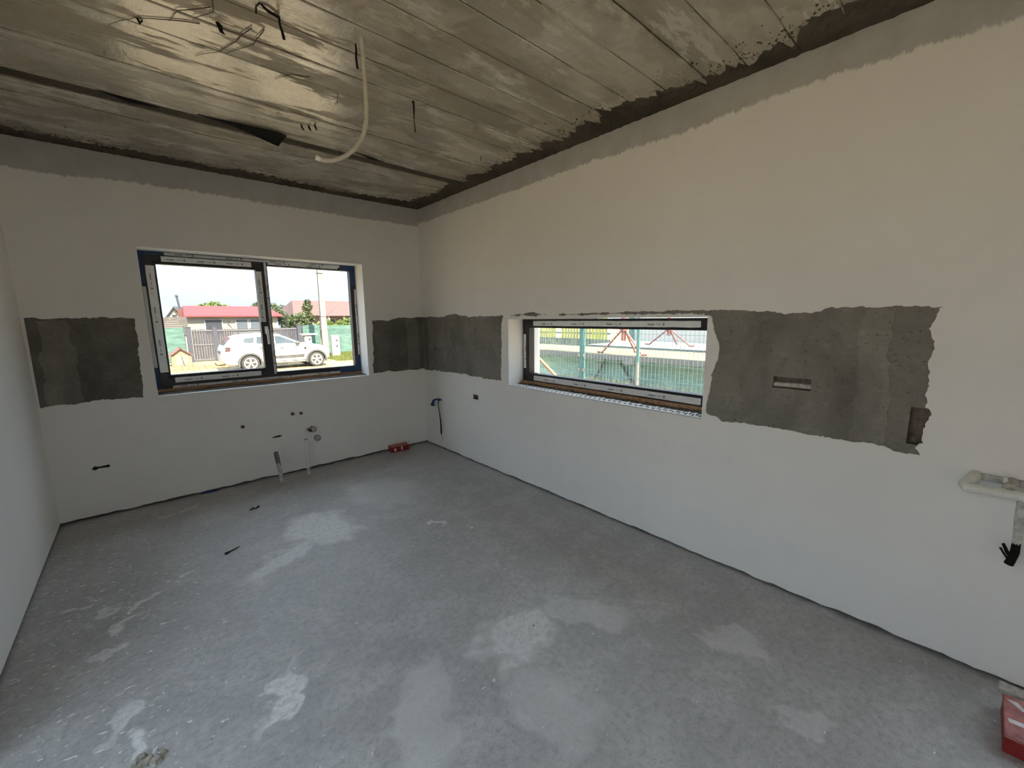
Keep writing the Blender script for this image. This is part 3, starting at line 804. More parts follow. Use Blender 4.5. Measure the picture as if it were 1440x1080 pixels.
# two conduits standing out of the screed
c1 = empty('floor_conduit', (-1.579, -0.187, 0), 'plaster-smeared white conduit stub with grey wrapped tip rising from the floor', 'conduit')
m = MB().tube([(-1.579,-0.187,-0.01), (-1.582,-0.187,0.05), (-1.590,-0.187,0.13), (-1.597,-0.187,0.205)], 0.0165, 14); obj('pipe', m, MAT['dirty_white'], c1, smooth=True)
m = MB().tube([(-1.595,-0.187,0.185), (-1.600,-0.187,0.24), (-1.605,-0.187,0.285)], [0.0185,0.0195,0.017], 14); obj('wrapped_tip', m, MAT['grey_band'], c1, smooth=True)
m = MB().bar((-1.583,-0.204,0.165), (-1.588,-0.206,0.215), 0.012, 0.004); obj('loose_tape', m, MAT['grey_band'], c1)
c2 = empty('floor_conduit', (-1.347, -0.146, 0), 'taller bare white conduit stub with open end rising from the floor', 'conduit')
m = MB().tube([(-1.347,-0.146,-0.01), (-1.348,-0.146,0.08), (-1.346,-0.146,0.2), (-1.344,-0.146,0.335)], 0.0145, 14); obj('pipe', m, MAT['white_pl'], c2, smooth=True)
m = MB().lathe((-1.344,-0.146,0.334), (0,0,1), [(0,0.0155),(0.007,0.0155),(0.009,0.012)], 14); obj('end_ring', m, MAT['cap_grey'], c2, smooth=True)
m = MB().lathe((-1.347,-0.146,0.0), (0,0,1), [(0,0.017),(0.035,0.0165),(0.06,0.0155)], 14); obj('sleeve', m, MAT['dirty_white'], c2, smooth=True)

# capped supply stubs on the back wall
def stub(x, z, label, r=0.011, out=0.022, g=None):
    e = empty('pipe_stub', (x, 0, z), label, 'pipe', g)
    obj('plug', MB().lathe((x, 0.0, z), (0,-1,0), [(0,r*0.9),(out*0.7,r*0.9),(out*0.72,r*1.1),(out,r*1.05),(out+0.003,r*0.5)], 14), MAT['red_pl'], e, smooth=True)
    obj('collar', MB().lathe((x, 0.0, z), (0,-1,0), [(0,r*1.6),(0.003,r*1.6),(0.004,r*1.2)], 16), MAT['dirty_white'], e, smooth=True)
stub(-1.803, 0.516, 'single dark red pipe stub set apart on the wall under the window')
stub(-1.403, 0.566, 'dark red pipe stub on the wall, one of an upper pair', g='pair of supply stubs')
stub(-1.330, 0.561, 'dark red pipe stub on the wall, one of an upper pair', g='pair of supply stubs')
e = empty('drain_outlet', (-1.252, 0, 0.395), 'grey round drain outlet with a dark red plug beside it', 'pipe')
obj('socket', MB().lathe((-1.243, 0, 0.395), (0,-1,0), [(0,0.026),(0.035,0.026),(0.036,0.029),(0.048,0.029),(0.048,0.023),(0.03,0.022)], 20), MAT['cap_grey'], e, smooth=True)
obj('insert', MB().lathe((-1.243, -0.028, 0.395), (0,-1,0), [(0,0.021),(0.012,0.021),(0.014,0.01)], 18), MAT['dirty_white'], e, smooth=True)
obj('plug', MB().lathe((-1.275, 0, 0.392), (0,-1,0), [(0,0.013),(0.05,0.013),(0.052,0.016),(0.068,0.015)], 14), MAT['red_pl'], e, smooth=True)
e = empty('capped_drain_pipe', (-1.205, 0, 0.295), 'flat grey capped pipe end with a slot, below the drain outlet', 'pipe')
obj('rim', MB().lathe((-1.205, 0, 0.295), (0,-1,0), [(0,0.030),(0.022,0.030),(0.026,0.027),(0.026,0.022),(0.02,0.021)], 22), MAT['cap_grey'], e, smooth=True)
obj('face', MB().lathe((-1.205, -0.012, 0.295), (0,-1,0), [(0,0.0215),(0.010,0.0215),(0.011,0.019)], 20), MAT['dirty_white'], e, smooth=True)
obj('slot', MB().bar((-1.203,-0.0235,0.281), (-1.209,-0.0235,0.309), 0.004, 0.003, up=(0,1,0)), MAT['black'], e)

# cable with a blue plug on the right wall
e = empty('cable_end', (0, -0.345, 0.55), 'black cable bent out of the wall with a blue taped end', 'cable')
obj('cable', MB().tube([(0.0,-0.355,0.552), (-0.02,-0.353,0.556), (-0.04,-0.350,0.545), (-0.045,-0.345,0.50), (-0.03,-0.342,0.42), (-0.018,-0.340,0.32), (-0.014,-0.338,0.25), (-0.014,-0.337,0.20), (-0.014,-0.337,0.165)],
    [0.006,0.006,0.006,0.005,0.0055,0.0065,0.008,0.0085,0.006], 8), MAT['black'], e, smooth=True)
obj('blue_sleeve', MB().tube([(-0.02,-0.353,0.560), (-0.055,-0.335,0.563), (-0.07,-0.30,0.552), (-0.07,-0.285,0.52), (-0.07,-0.272,0.495)], [0.010,0.011,0.012,0.017,0.024], 10), MAT['blue'], e, smooth=True)
obj('bare_wire', MB().tube([(-0.014,-0.337,0.17), (-0.012,-0.345,0.13), (-0.012,-0.352,0.085)], 0.0014, 6), MAT['red_pl'], e, smooth=True)

# small reusable black debris / blue scrap on the floor
def scrap(name, pts, r, mat, label, cat='debris'):
    o = obj(name, MB().tube(pts, r, 7), mat, smooth=True); return tag(o, label, cat)
scrap('twig', [(-2.135,-1.232,0.006), (-2.10,-1.218,0.006), (-2.055,-1.195,0.006)], [0.006,0.004,0.003], MAT['black'], 'short dark twig lying alone on the open floor')
scrap('wire_offcut', [(-1.905,-0.645,0.005), (-1.88,-0.628,0.009), (-1.865,-0.640,0.006), (-1.84,-0.615,0.007)], [0.004,0.006,0.004,0.007], MAT['black'], 'tiny crooked black wire offcut on the floor')
m = MB(); m.prism([(-2.16,-0.012,0.001),(-2.06,-0.03,0.001),(-2.02,-0.018,0.001),(-2.05,-0.002,0.001),(-2.12,-0.002,0.001)], (0,0,0.010)); 
tag(obj('blue_tape_scrap', m, MAT['blue'], bevel=0.003), 'scrap of blue tape at the foot of the back wall', 'debris')

def chip(x, y, sx, sy, h, seed, mat):
    r = random.Random(seed); mb = MB(); n = 7; a0 = r.random()*6
    top = []; bot = []
    for k in range(n):
        a = a0+6.283*k/n; q = r.uniform(0.7, 1.1)
        bot.append((x+sx*q*math.cos(a), y+sx*0.3*math.sin(a*2)*0+sy*q*math.sin(a), 0.0)); q *= 0.75
        top.append((x+sx*q*math.cos(a), y+sy*q*math.sin(a), h*r.uniform(0.7, 1.1)))
    mb.add(bot+top, [tuple(range(n))[::-1], tuple(range(n, 2*n))]+[(k, (k+1) % n, n+(k+1) % n, n+k) for k in range(n)])
    return obj('plaster_crumb', mb, mat)
crumbs = [(-2.567,-1.534,0.014,0.010,0.012,1), (-2.489,-2.500,0.011,0.008,0.012,1), (-2.43,-2.47,0.005,0.005,0.006,1), (-2.70,-1.75,0.010,0.006,0.006,1),
          (-1.145,-2.943,0.006,0.006,0.006,0), (-1.62,-1.64,0.006,0.005,0.006,1), (-1.47,-3.05,0.008,0.006,0.007,1), (-1.30,-3.28,0.007,0.006,0.007,1), (-0.82,-1.955,0.02,0.014,0.004,1), (-1.95,-3.0,0.007,0.006,0.007,1),
          (-0.62,-3.2,0.008,0.005,0.005,1), (-1.2,-3.35,0.006,0.005,0.006,1), (-1.85,-2.75,0.005,0.005,0.005,1)]
for i, (x, y, sx, sy, h_, w) in enumerate(crumbs):
    tag(chip(x, y, sx, sy, h_, i, MAT['plaster'] if w else MAT['stone']), 'loose crumb of white plaster lying on the screed floor' if w else 'dark pebble lying on the screed floor', 'debris', 'plaster crumbs on the floor' if w else None)
rub = empty('rubble_pile', (-2.51, -2.52, 0), 'small heap of broken brownish mortar on the floor', 'rubble')
for i, (x, y, s_) in enumerate(((-2.525,-2.50,0.020),(-2.512,-2.53,0.024),(-2.535,-2.535,0.02),(-2.49,-2.545,0.022),(-2.47,-2.525,0.014),(-2.545,-2.515,0.012))):
    c_ = chip(x, y, s_, s_*0.7, s_*0.8, 40+i, MAT['stone']); c_.name = 'lump'; setpar(c_, rub)
m = MB(); m.prism([(-0.008,-4.385,0.0),(-0.05,-4.380,0.0),(-0.075,-4.392,0.0),(-0.045,-4.46,0.0),(-0.012,-4.475,0.0)], (0,0,0.014))
tag(obj('plaster_flake', m, MAT['plaster'], bevel=0.003), 'broken flake of white plaster at the foot of the long wall', 'debris')

# white pipe fitting on the right wall
pf = empty('pipe_fitting', (-0.05, -4.28, 0.78), 'white plastic pipe manifold mounted on the long wall', 'pipe')
def elbow(a, b, c, r):
    a, b, c = Vector(a), Vector(b), Vector(c); pts = [a]
    for k in range(7):
        t = k/6; pts.append((a.lerp(b, 0.45)).lerp(b, t).lerp(b.lerp(c, 0.55*t) if t else b, t))
    return pts
obj('wall_elbow', MB().tube([(0.0,-4.232,0.808), (-0.03,-4.230,0.806), (-0.055,-4.222,0.800), (-0.072,-4.214,0.792)], [0.018,0.0185,0.019,0.0185], 16), MAT['white_pl'], pf, smooth=True)
obj('front_elbow', MB().tube([(-0.066,-4.216,0.795), (-0.085,-4.210,0.786), (-0.094,-4.214,0.780), (-0.096,-4.230,0.780), (-0.096,-4.252,0.782)], [0.0185,0.0195,0.0195,0.0195,0.019], 16), MAT['white_pl'], pf, smooth=True)
obj('pipe', MB().tube([(-0.096,-4.25,0.782), (-0.096,-4.29,0.785), (-0.096,-4.47,0.788)], 0.0135, 14), MAT['white_pl'], pf, smooth=True)
obj('coupling', MB().lathe((-0.096,-4.279,0.7845), (0,-1,0), [(0,0.0205),(0.003,0.0205),(0.0031,0.0175),(0.07,0.0175),(0.0701,0.0195),(0.19,0.0195)], 18), MAT['white_pl'], pf, smooth=True)
obj('mounting_bar', wbox(toR, -4.47, -4.235, 0.795, 0.820, -0.016, 0.0), MAT['dirty_white'], pf, bevel=0.002)
obj('wall_elbow', MB().tube([(0.0,-4.325,0.806), (-0.035,-4.322,0.805), (-0.07,-4.318,0.797), (-0.094,-4.318,0.787)], [0.018,0.019,0.0195,0.018], 16), MAT['dirty_white'], pf, smooth=True)
obj('bracket', MB().box((-0.055,-4.312,0.812), (-0.02,-4.300,0.830)), MAT['white_pl'], pf, bevel=0.002)
cd = empty('hanging_conduit', (-0.05, -4.36, 0.76), 'dusty white conduit hanging under the pipe fitting, end wrapped black', 'conduit')
obj('sleeve', MB().tube([(-0.06,-4.352,0.765), (-0.062,-4.353,0.70), (-0.058,-4.357,0.64), (-0.056,-4.358,0.588)], [0.0125,0.0125,0.0125,0.011], 12), MAT['dirty_white'], cd, smooth=True)
obj('tape_wrap', MB().tube([(-0.056,-4.358,0.600), (-0.056,-4.358,0.56), (-0.055,-4.354,0.53), (-0.055,-4.349,0.508)], [0.0115,0.0125,0.012,0.013], 10), MAT['black'], cd, smooth=True)
for a in ([(-0.06,-4.352,0.53),(-0.065,-4.338,0.555),(-0.068,-4.326,0.585)], [(-0.06,-4.350,0.52),(-0.066,-4.332,0.55),(-0.066,-4.322,0.568)], [(-0.068,-4.328,0.588),(-0.066,-4.345,0.553),(-0.062,-4.361,0.528)]):
    obj('wire_end', MB().tube(a, 0.0035, 7), MAT['black'], cd, smooth=True)

# things hanging from the ceiling
hc = empty('hanging_pipe', (-1.539, -2.32, HC), 'long pale flexible conduit hanging in a curve from the ceiling', 'conduit')
pts = [(-1.539,-2.32,2.61), (-1.536,-2.32,2.54), (-1.535,-2.32,2.472), (-1.534,-2.32,2.40), (-1.535,-2.32,2.333), (-1.538,-2.32,2.28), (-1.552,-2.32,2.225), (-1.572,-2.32,2.185), (-1.600,-2.32,2.148), (-1.632,-2.32,2.118), (-1.665,-2.32,2.095), (-1.70,-2.32,2.080), (-1.73,-2.32,2.074), (-1.752,-2.32,2.076)]
obj('pipe', MB().tube(pts, 0.0088, 12), simple('cream_conduit', (0.52, 0.49, 0.43), 0.5, 0.08), hc, smooth=True)
obj('end_collar', MB().tube([(-1.745,-2.32,2.0755), (-1.760,-2.32,2.079)], 0.0098, 12), MAT['white_pl'], hc, smooth=True)
def hang(name, pts, r, label, cat='wire'):
    return tag(obj(name, MB().tube(pts, r, 7), MAT['black'], smooth=True), label, cat)
hang('tie_wire', [(-1.54,-2.26,2.605), (-1.539,-2.26,2.57), (-1.542,-2.262,2.54), (-1.538,-2.26,2.505)], [0.003,0.0045,0.005,0.0055], 'short black wire hanging straight down beside the pale conduit')
hang('tie_wire', [(-1.122,-1.993,2.605), (-1.120,-1.993,2.56), (-1.121,-1.993,2.50), (-1.117,-1.993,2.444)], [0.006,0.005,0.0025,0.004], 'thin black wire hanging alone from the ceiling, thick at its top')
hk = hang('bent_wire', [(-1.905,-2.215,2.585), (-1.906,-2.23,2.603), (-1.90,-2.262,2.598), (-1.87,-2.25,2.590), (-1.83,-2.234,2.594), (-1.829,-2.234,2.57), (-1.822,-2.234,2.545), (-1.818,-2.234,2.522)], [0.003,0.0035,0.0035,0.0055,0.006,0.0045,0.005,0.006], 'black wire bent like a hook against the ceiling')
hang('wire_knot', [(-2.005,-2.03,2.602), (-1.997,-2.04,2.585), (-1.992,-2.025,2.576), (-1.982,-2.03,2.568)], [0.006,0.010,0.007,0.002], 'small black knot of wire stuck to the ceiling')
hang('wire_knot', [(-2.245,-1.86,2.602), (-2.236,-1.855,2.588), (-2.228,-1.86,2.598)], [0.003,0.007,0.003], 'tiny black wire tuft on the ceiling between root marks')
for i, (x, y) in enumerate(((-1.445,-1.365), (-1.47,-1.33), (-1.505,-1.31))):
    hang('nail_stub', [(x,y,2.603), (x+0.006,y+0.004,2.585), (x+0.016,y+0.01,2.574)], [0.004,0.006,0.004], 'short black nail stub, one of three in a row on the ceiling')['group'] = 'row of nail stubs'
hang('nail_stub', [(-0.36,-1.60,2.604), (-0.358,-1.60,2.572)], 0.003, 'short dark nail poking from the ceiling near the letterbox wall')
hang('nail_stub', [(-1.18,-1.045,2.606), (-1.178,-1.045,2.580)], 0.003, 'short dark nail poking from the ceiling seam')
# torn black plastic sheet out of the seam
mb = MB(); pr = [(-1.99,-1.06,2.598),(-1.90,-1.075,2.592),(-1.80,-1.10,2.588),(-1.70,-1.115,2.586),(-1.60,-1.12,2.585),(-1.535,-1.10,2.590),(-1.545,-1.035,2.578),(-1.56,-0.985,2.555),(-1.62,-1.0,2.562),(-1.70,-1.02,2.575),(-1.80,-1.035,2.590),(-1.90,-1.045,2.596)]
mb.prism(pr, (0,0,0.004))
tag(obj('plastic_flap', mb, MAT['black']), 'torn flap of black plastic sheet hanging out of the ceiling seam', 'plastic sheet')
mb = MB(); mb.prism([(-1.10,-1.10,2.597),(-1.0,-1.085,2.592),(-0.86,-1.05,2.597),(-0.97,-1.065,2.589)], (0,0,0.004))
tag(obj('plastic_flap', mb, MAT['black']), 'thin sliver of black plastic under the ceiling behind the hanging conduit', 'plastic sheet')
mb = MB(); mb.prism([(-2.40,-1.05,2.599),(-2.25,-1.03,2.594),(-2.16,-1.02,2.597),(-2.28,-1.005,2.592)], (0,0,0.004))
tag(obj('plastic_flap', mb, MAT['black']), 'narrow black plastic edge showing at the ceiling seam near the side wall', 'plastic sheet')
# dry fine roots clinging to the concrete
def root(pts, label):
    P_ = [Vector((a, b, HC-0.004)) for a, b in pts]; out = []
    for i in range(len(P_)-1):
        for k in range(5):
            q = P_[i].lerp(P_[i+1], k/5); out.append(q+Vector((noise.noise(q*9)*0.012, noise.noise(q*9+Vector((3,3,3)))*0.012, 0)))
    out.append(P_[-1])
    o = obj('dry_root', MB().tube(out, [0.0022*(1-0.6*i/len(out)) for i in range(len(out))], 6), MAT['mortar'], smooth=True)
    return tag(o, label, 'root', 'dry roots on the ceiling')
for lp, lb in (([(-2.05,-1.99),(-2.16,-1.93),(-2.25,-1.87),(-2.33,-1.74)], 'long dry root running through the tiny wire tuft on the ceiling'),
               ([(-2.03,-2.12),(-2.13,-2.02),(-2.15,-1.93)], 'dry root forking off the long root on the ceiling'),
               ([(-2.03,-2.20),(-2.02,-2.10),(-2.08,-2.0)], 'curled dry root next to the small black wire knot'),
               ([(-1.90,-2.10),(-1.93,-1.98),(-1.97,-1.84),(-2.05,-1.72)], 'long bowed dry root below the hook-shaped wire'),
               ([(-1.86,-2.12),(-1.87,-1.99),(-1.95,-1.83)], 'shorter dry root running alongside the bowed root'),
               ([(-1.62,-1.88),(-1.70,-1.84),(-1.74,-1.75)], 'lone dry root between the bowed root and the pale conduit'),
               ([(-1.46,-1.80),(-1.43,-1.70)], 'shortest dry root, just behind the hanging pale conduit')):
    root(lp, lb)

tag(obj('buried_conduit', MB().tube([(0.034,-3.505,1.082), (0.034,-3.60,1.084), (0.036,-3.668,1.083)], 0.014, 12), MAT['dirty_white'], smooth=True), 'pale conduit lying inside the slot cut into the grey render band', 'conduit')
# ------------------------------------------------------------------ outside
def ground_mat():
    t = NT('sandy_yard'); n = t.noise(0.6, 5, 0.6); f = t.noise(9, 6, 0.7); P = t.xyz()
    c = t.mix(t.rng(n, 0.35, 0.65), (0.27, 0.21, 0.135), (0.34, 0.275, 0.185))
    c = t.mix(t.rng(f, 0.5, 0.7, 0, 0.55), c, (0.17, 0.125, 0.08))
    t.bump(f, 0.5, 0.05); return t.done(c, 0.95, spec=0.1)
MAT['ground'] = ground_mat()
tag(obj('ground', MB().box((-80, -60, GZ-0.4), (90, 110, GZ)), MAT['ground']), 'sandy trodden yard outside the house', 'ground', kind='structure')
MAT['car_white'] = simple('white_car_paint', (0.50, 0.50, 0.50), 0.25, 0.02, 3)
MAT['car_grey'] = simple('grey_cladding', (0.085, 0.085, 0.09), 0.6, 0.1, 30)
MAT['car_glass'] = simple('tinted_car_glass', (0.045, 0.06, 0.075), 0.08, 0.1, 3)
MAT['tyre'] = simple('tyre_rubber', (0.05, 0.05, 0.05), 0.8, 0.1, 30)
MAT['rim'] = simple('alloy_rim', (0.45, 0.45, 0.46), 0.4, 0.03, metallic=0.2)
MAT['lamp_red'] = simple('tail_lamp', (0.10, 0.06, 0.06), 0.3, 0.2)
MAT['lamp_clear'] = simple('head_lamp', (0.45, 0.48, 0.5), 0.2, 0.1)
MAT['dark'] = simple('wheel_well', (0.02, 0.02, 0.02), 0.8, 0.1)

# --- white sport utility car, local x from tail to nose, standing on the yard
CX, CY = -0.09, 15.62
def car():
    e = empty('parked_car', (CX+2.1, CY+0.87, GZ), 'white sport utility car parked before the dark slatted gate', 'car')
    top = [(0.0,0.72),(0.03,0.92),(0.10,1.06),(0.22,1.20),(0.40,1.40),(0.60,1.47),(1.0,1.515),(1.5,1.525),(1.9,1.51),(2.15,1.46),(2.45,1.32),(2.80,1.14),(2.98,1.06),(3.3,1.03),(3.6,0.985),(3.85,0.92),(4.02,0.80),(4.12,0.66),(4.17,0.52)]
    bot = [(0.0,0.50),(0.05,0.36),(0.2,0.28),(0.6,0.25),(3.7,0.24),(4.0,0.28),(4.12,0.36),(4.17,0.46)]
    wid = [(0.0,0.68),(0.08,0.78),(0.3,0.85),(0.8,0.88),(3.4,0.88),(3.75,0.84),(4.0,0.74),(4.12,0.64),(4.17,0.55)]
    def ip(t, x):
        for (a, p), (b, q) in zip(t, t[1:]):
            if a <= x <= b: return p+(q-p)*(x-a)/(b-a)
        return t[-1][1] if x > t[-1][0] else t[0][1]
    xs = sorted(set([0.0,0.03,0.1,0.2,0.3,0.4,0.5,0.6,0.75,0.93,1.1,1.3,1.5,1.7,1.9,2.05,2.15,2.3,2.45,2.6,2.8,2.9,2.98,3.15,3.3,3.5,3.6,3.75,3.85,3.95,4.02,4.08,4.12,4.15,4.17]))
    def ringpts(x):
        t, b, w = ip(top, x), ip(bot, x), ip(wid, x); belt = min(1.07, t-0.03)
        wr = w - 0.02 if t < 1.12 else w - 0.02 - 0.22*min(1, (t-1.12)/0.36)
        m = b+(belt-b)*0.45
        return [(0,b),(w*0.85,b),(w*0.965,b+0.05),(w,m),(w*0.995,belt-0.06),(w*0.975,belt),(wr+(w*0.975-wr)*0.12, t-0.055*(t > 1.12)-0.012),(wr*0.90,t-0.008),(wr*0.5,t+0.010),(0,t+0.014)]
    mb = MB(); N = 10; V = []
    for x in xs:
        r = ringpts(x)
        V += [(CX+x, CY+0.88-y, GZ+z) for y, z in r] + [(CX+x, CY+0.88+y, GZ+z) for y, z in r[::-1][1:-1]]
    M_ = 2*N-2; F = []
    for i in range(len(xs)-1):
        for k in range(M_): F.append((i*M_+k, i*M_+(k+1) % M_, (i+1)*M_+(k+1) % M_, (i+1)*M_+k))
    F += [tuple(range(M_))[::-1], tuple((len(xs)-1)*M_+k for k in range(M_))]
    mb.add(V, F)
    body = obj('body', mb, [MAT['car_white'], MAT['dark']])
    # wheel arches cut out of the body
    cut = MB()
    for wx in (0.93, 3.50): cut.lathe((CX+wx, CY-0.2, GZ+0.325), (0,1,0), [(0,0.385),(2.2,0.385)], 32)
    co = obj('cutter', cut, MAT['dark'])
    md = body.modifiers.new('arch', 'BOOLEAN'); md.object = co; md.operation = 'DIFFERENCE'; md.solver = 'EXACT'
    bpy.context.view_layer.update()
    me = bpy.data.meshes.new_from_object(body.evaluated_get(bpy.context.evaluated_depsgraph_get()))
    if len(me.polygons) > 50: body.modifiers.clear(); body.data = me
    else: body.modifiers.clear()
    body.data.polygons.foreach_set('use_smooth', [True]*len(body.data.polygons))
    try: body.data.set_sharp_from_angle(angle=math.radians(38))
    except Exception: pass
    bpy.data.objects.remove(co)
    setpar(body, e)
    def yside(x, z, off=0.006):
        r = ringpts(x)
        for (ya, za), (yb, zb_) in zip(r[1:], r[2:]):
            if za <= z <= zb_ + 1e-6: return ya+(yb-ya)*(z-za)/(zb_-za+1e-9)+off
        return r[6][0]+off
    def panel(name, lp, mat, off=0.006):
        for s_ in (-1, 1):           # one on each flank
            mb = MB(); n = len(lp)
            out = [(CX+x, CY+0.88+s_*yside(x, z, off), GZ+z) for x, z in lp]; inn = [(CX+x, CY+0.88+s_*(yside(x, z, off)-0.02), GZ+z) for x, z in lp]
            mb.add(out+inn, [tuple(range(n)), tuple(range(n, 2*n))]+[(i, (i+1) % n, n+(i+1) % n, n+i) for i in range(n)])
            obj(name, mb, mat, e)
    panel('quarter_window', [(0.72,1.20),(0.78,1.15),(1.10,1.15),(1.17,1.38),(0.90,1.375),(0.78,1.33)], MAT['car_glass'], 0.010)
    panel('rear_door_window', [(1.20,1.13),(1.83,1.11),(1.83,1.43),(1.26,1.41)], MAT['car_glass'], 0.010)
    panel('front_door_window', [(1.91,1.10),(2.72,1.09),(2.66,1.14),(2.40,1.285),(2.15,1.40),(1.91,1.43)], MAT['car_glass'], 0.010)
    panel('tail_lamp', [(0.10,0.84),(0.28,0.86),(0.30,1.00),(0.22,1.05),(0.12,1.02)], MAT['lamp_red'], 0.010)
    panel('head_lamp', [(3.72,0.86),(3.97,0.80),(4.00,0.70),(3.86,0.76)], MAT['lamp_clear'], 0.012)
    panel('door_cladding', [(1.40,0.47),(2.98,0.47),(3.02,0.60),(1.40,0.58)], MAT['car_grey'], 0.018)
    panel('sill_cladding', [(1.33,0.27),(3.10,0.27),(3.10,0.36),(1.33,0.36)], MAT['car_grey'], 0.02)
    panel('rear_bumper_cladding', [(0.06,0.38),(0.52,0.30),(0.52,0.44),(0.10,0.56)], MAT['car_grey'], 0.015)
    panel('front_bumper_cladding', [(3.94,0.30),(4.08,0.36),(4.12,0.50),(3.96,0.46)], MAT['car_grey'], 0.015)
    panel('door_handle', [(1.28,0.93),(1.46,0.93),(1.46,0.965),(1.28,0.965)], MAT['car_grey'], 0.02)
    panel('door_handle', [(2.05,0.90),(2.22,0.90),(2.22,0.935),(2.05,0.935)], MAT['car_grey'], 0.02)
    panel('fender_vent', [(3.02,0.80),(3.10,0.82),(3.10,0.90),(3.00,0.90)], MAT['dark'], 0.012)
    # rear screen and number plate recess on the tail
    mb = MB(); mb.prism([(CX+0.125,CY+0.30,GZ+1.09),(CX+0.125,CY+1.46,GZ+1.09),(CX+0.385,CY+1.34,GZ+1.40),(CX+0.385,CY+0.42,GZ+1.40)], (0.05,0,-0.03)); 
    for i in range(len(mb.v)): mb.v[i] = (mb.v[i][0]-0.022, mb.v[i][1], mb.v[i][2]+0.014)
    obj('rear_window', mb, MAT['car_glass'], e)
    obj('plate_recess', MB().box((CX-0.012, CY+0.55, GZ+0.74), (CX+0.05, CY+1.21, GZ+0.86)), MAT['car_grey'], e)
    mb = MB(); mb.prism([(CX+2.92,CY+0.22,GZ+1.10),(CX+2.92,CY+1.54,GZ+1.10),(CX+2.20,CY+1.38,GZ+1.455),(CX+2.20,CY+0.38,GZ+1.455)], (-0.04,0,-0.03))
    for i in range(len(mb.v)): mb.v[i] = (mb.v[i][0]+0.012, mb.v[i][1], mb.v[i][2]+0.020)
    obj('windscreen', mb, MAT['car_glass'], e)
    for s_ in (-1, 1):
        yc = CY+0.88+s_*0.60
        obj('roof_rail', MB().tube([(CX+0.62,yc,GZ+1.49),(CX+0.70,yc,GZ+1.545),(CX+1.4,yc,GZ+1.575),(CX+2.0,yc,GZ+1.545),(CX+2.08,yc,GZ+1.50)], 0.018, 8), MAT['car_grey'], e, smooth=True)
        ym = CY+0.88+s_*0.95
        obj('mirror', MB().lathe((CX+2.66,ym,GZ+1.10), (1,0,0), [(0,0.05),(0.03,0.085),(0.12,0.08),(0.17,0.03)], 12), MAT['car_grey'], e, smooth=True)
    obj('tow_hook', MB().tube([(CX+0.25,CY+0.88,GZ+0.30),(CX+0.0,CY+0.88,GZ+0.26),(CX-0.15,CY+0.88,GZ+0.28),(CX-0.18,CY+0.88,GZ+0.38)], 0.02, 8), MAT['dark'], e, smooth=True)
    for wx in (0.93, 3.50):
        for s_ in (-1, 1):
            yw = CY+0.88+s_*0.885
            # arch cladding
            mb = MB(); n = 18; prof = []
            V = []; F = []
            for k in range(n+1):
                a = math.radians(-14+208*k/n); c_, q = math.cos(a), math.sin(a)
                for rr, yy in ((0.375,-0.06),(0.375,0.018),(0.445,0.018),(0.455,-0.06)):
                    V.append((CX+wx+rr*c_, yw+s_*yy, GZ+0.325+rr*q))
            for k in range(n):
                for j in range(4): F.append((k*4+j, k*4+(j+1) % 4, (k+1)*4+(j+1) % 4, (k+1)*4+j))
            mb.add(V, F); obj('wheel_arch', mb, MAT['car_grey'], e)
            yo = CY+0.88+s_*0.87
            wh = obj('wheel', MB().lathe((CX+wx,yo,GZ+0.335), (0,-s_,0), [(0.0,0.215),(0.004,0.25),(-0.002,0.30),(0.015,0.325),(0.05,0.335),(0.17,0.335),(0.20,0.30),(0.20,0.1)], 36), MAT['tyre'], e, smooth=True)
            obj('rim_back', MB().lathe((CX+wx,yo+(-s_)*0.03,GZ+0.335), (0,-s_,0), [(0,0.225),(0.1,0.225)], 28), MAT['dark'], wh)
            mb = MB(); V = []; F = []
            for k in range(36):
                a = 6.28318*k/36
                for rr, dy in ((0.205,0.005),(0.235,0.008),(0.235,-0.03),(0.205,-0.03)): V.append((CX+wx+rr*math.cos(a), yo+s_*dy, GZ+0.335+rr*math.sin(a)))
            for k in range(36):
                for j in range(4): F.append((k*4+j, k*4+(j+1) % 4, ((k+1) % 36)*4+(j+1) % 4, ((k+1) % 36)*4+j))
            mb.add(V, F)
            mb.lathe((CX+wx,yo+s_*0.004,GZ+0.335), (0,-s_,0), [(0,0.05),(0.03,0.06)], 16)
            for k in range(5):
                a = math.radians(90+72*k)
                for da in (-0.17, 0.17):
                    p0 = (CX+wx+0.04*math.cos(a+da*0.3), yo+s_*0.0, GZ+0.335+0.04*math.sin(a+da*0.3)); p1 = (CX+wx+0.215*math.cos(a+da), yo-s_*0.002, GZ+0.335+0.215*math.sin(a+da))
                    mb.bar(p0, p1, 0.022, 0.034, up=(0,1,0))
            obj('rim', mb, MAT['rim'], wh)
    return e
car()

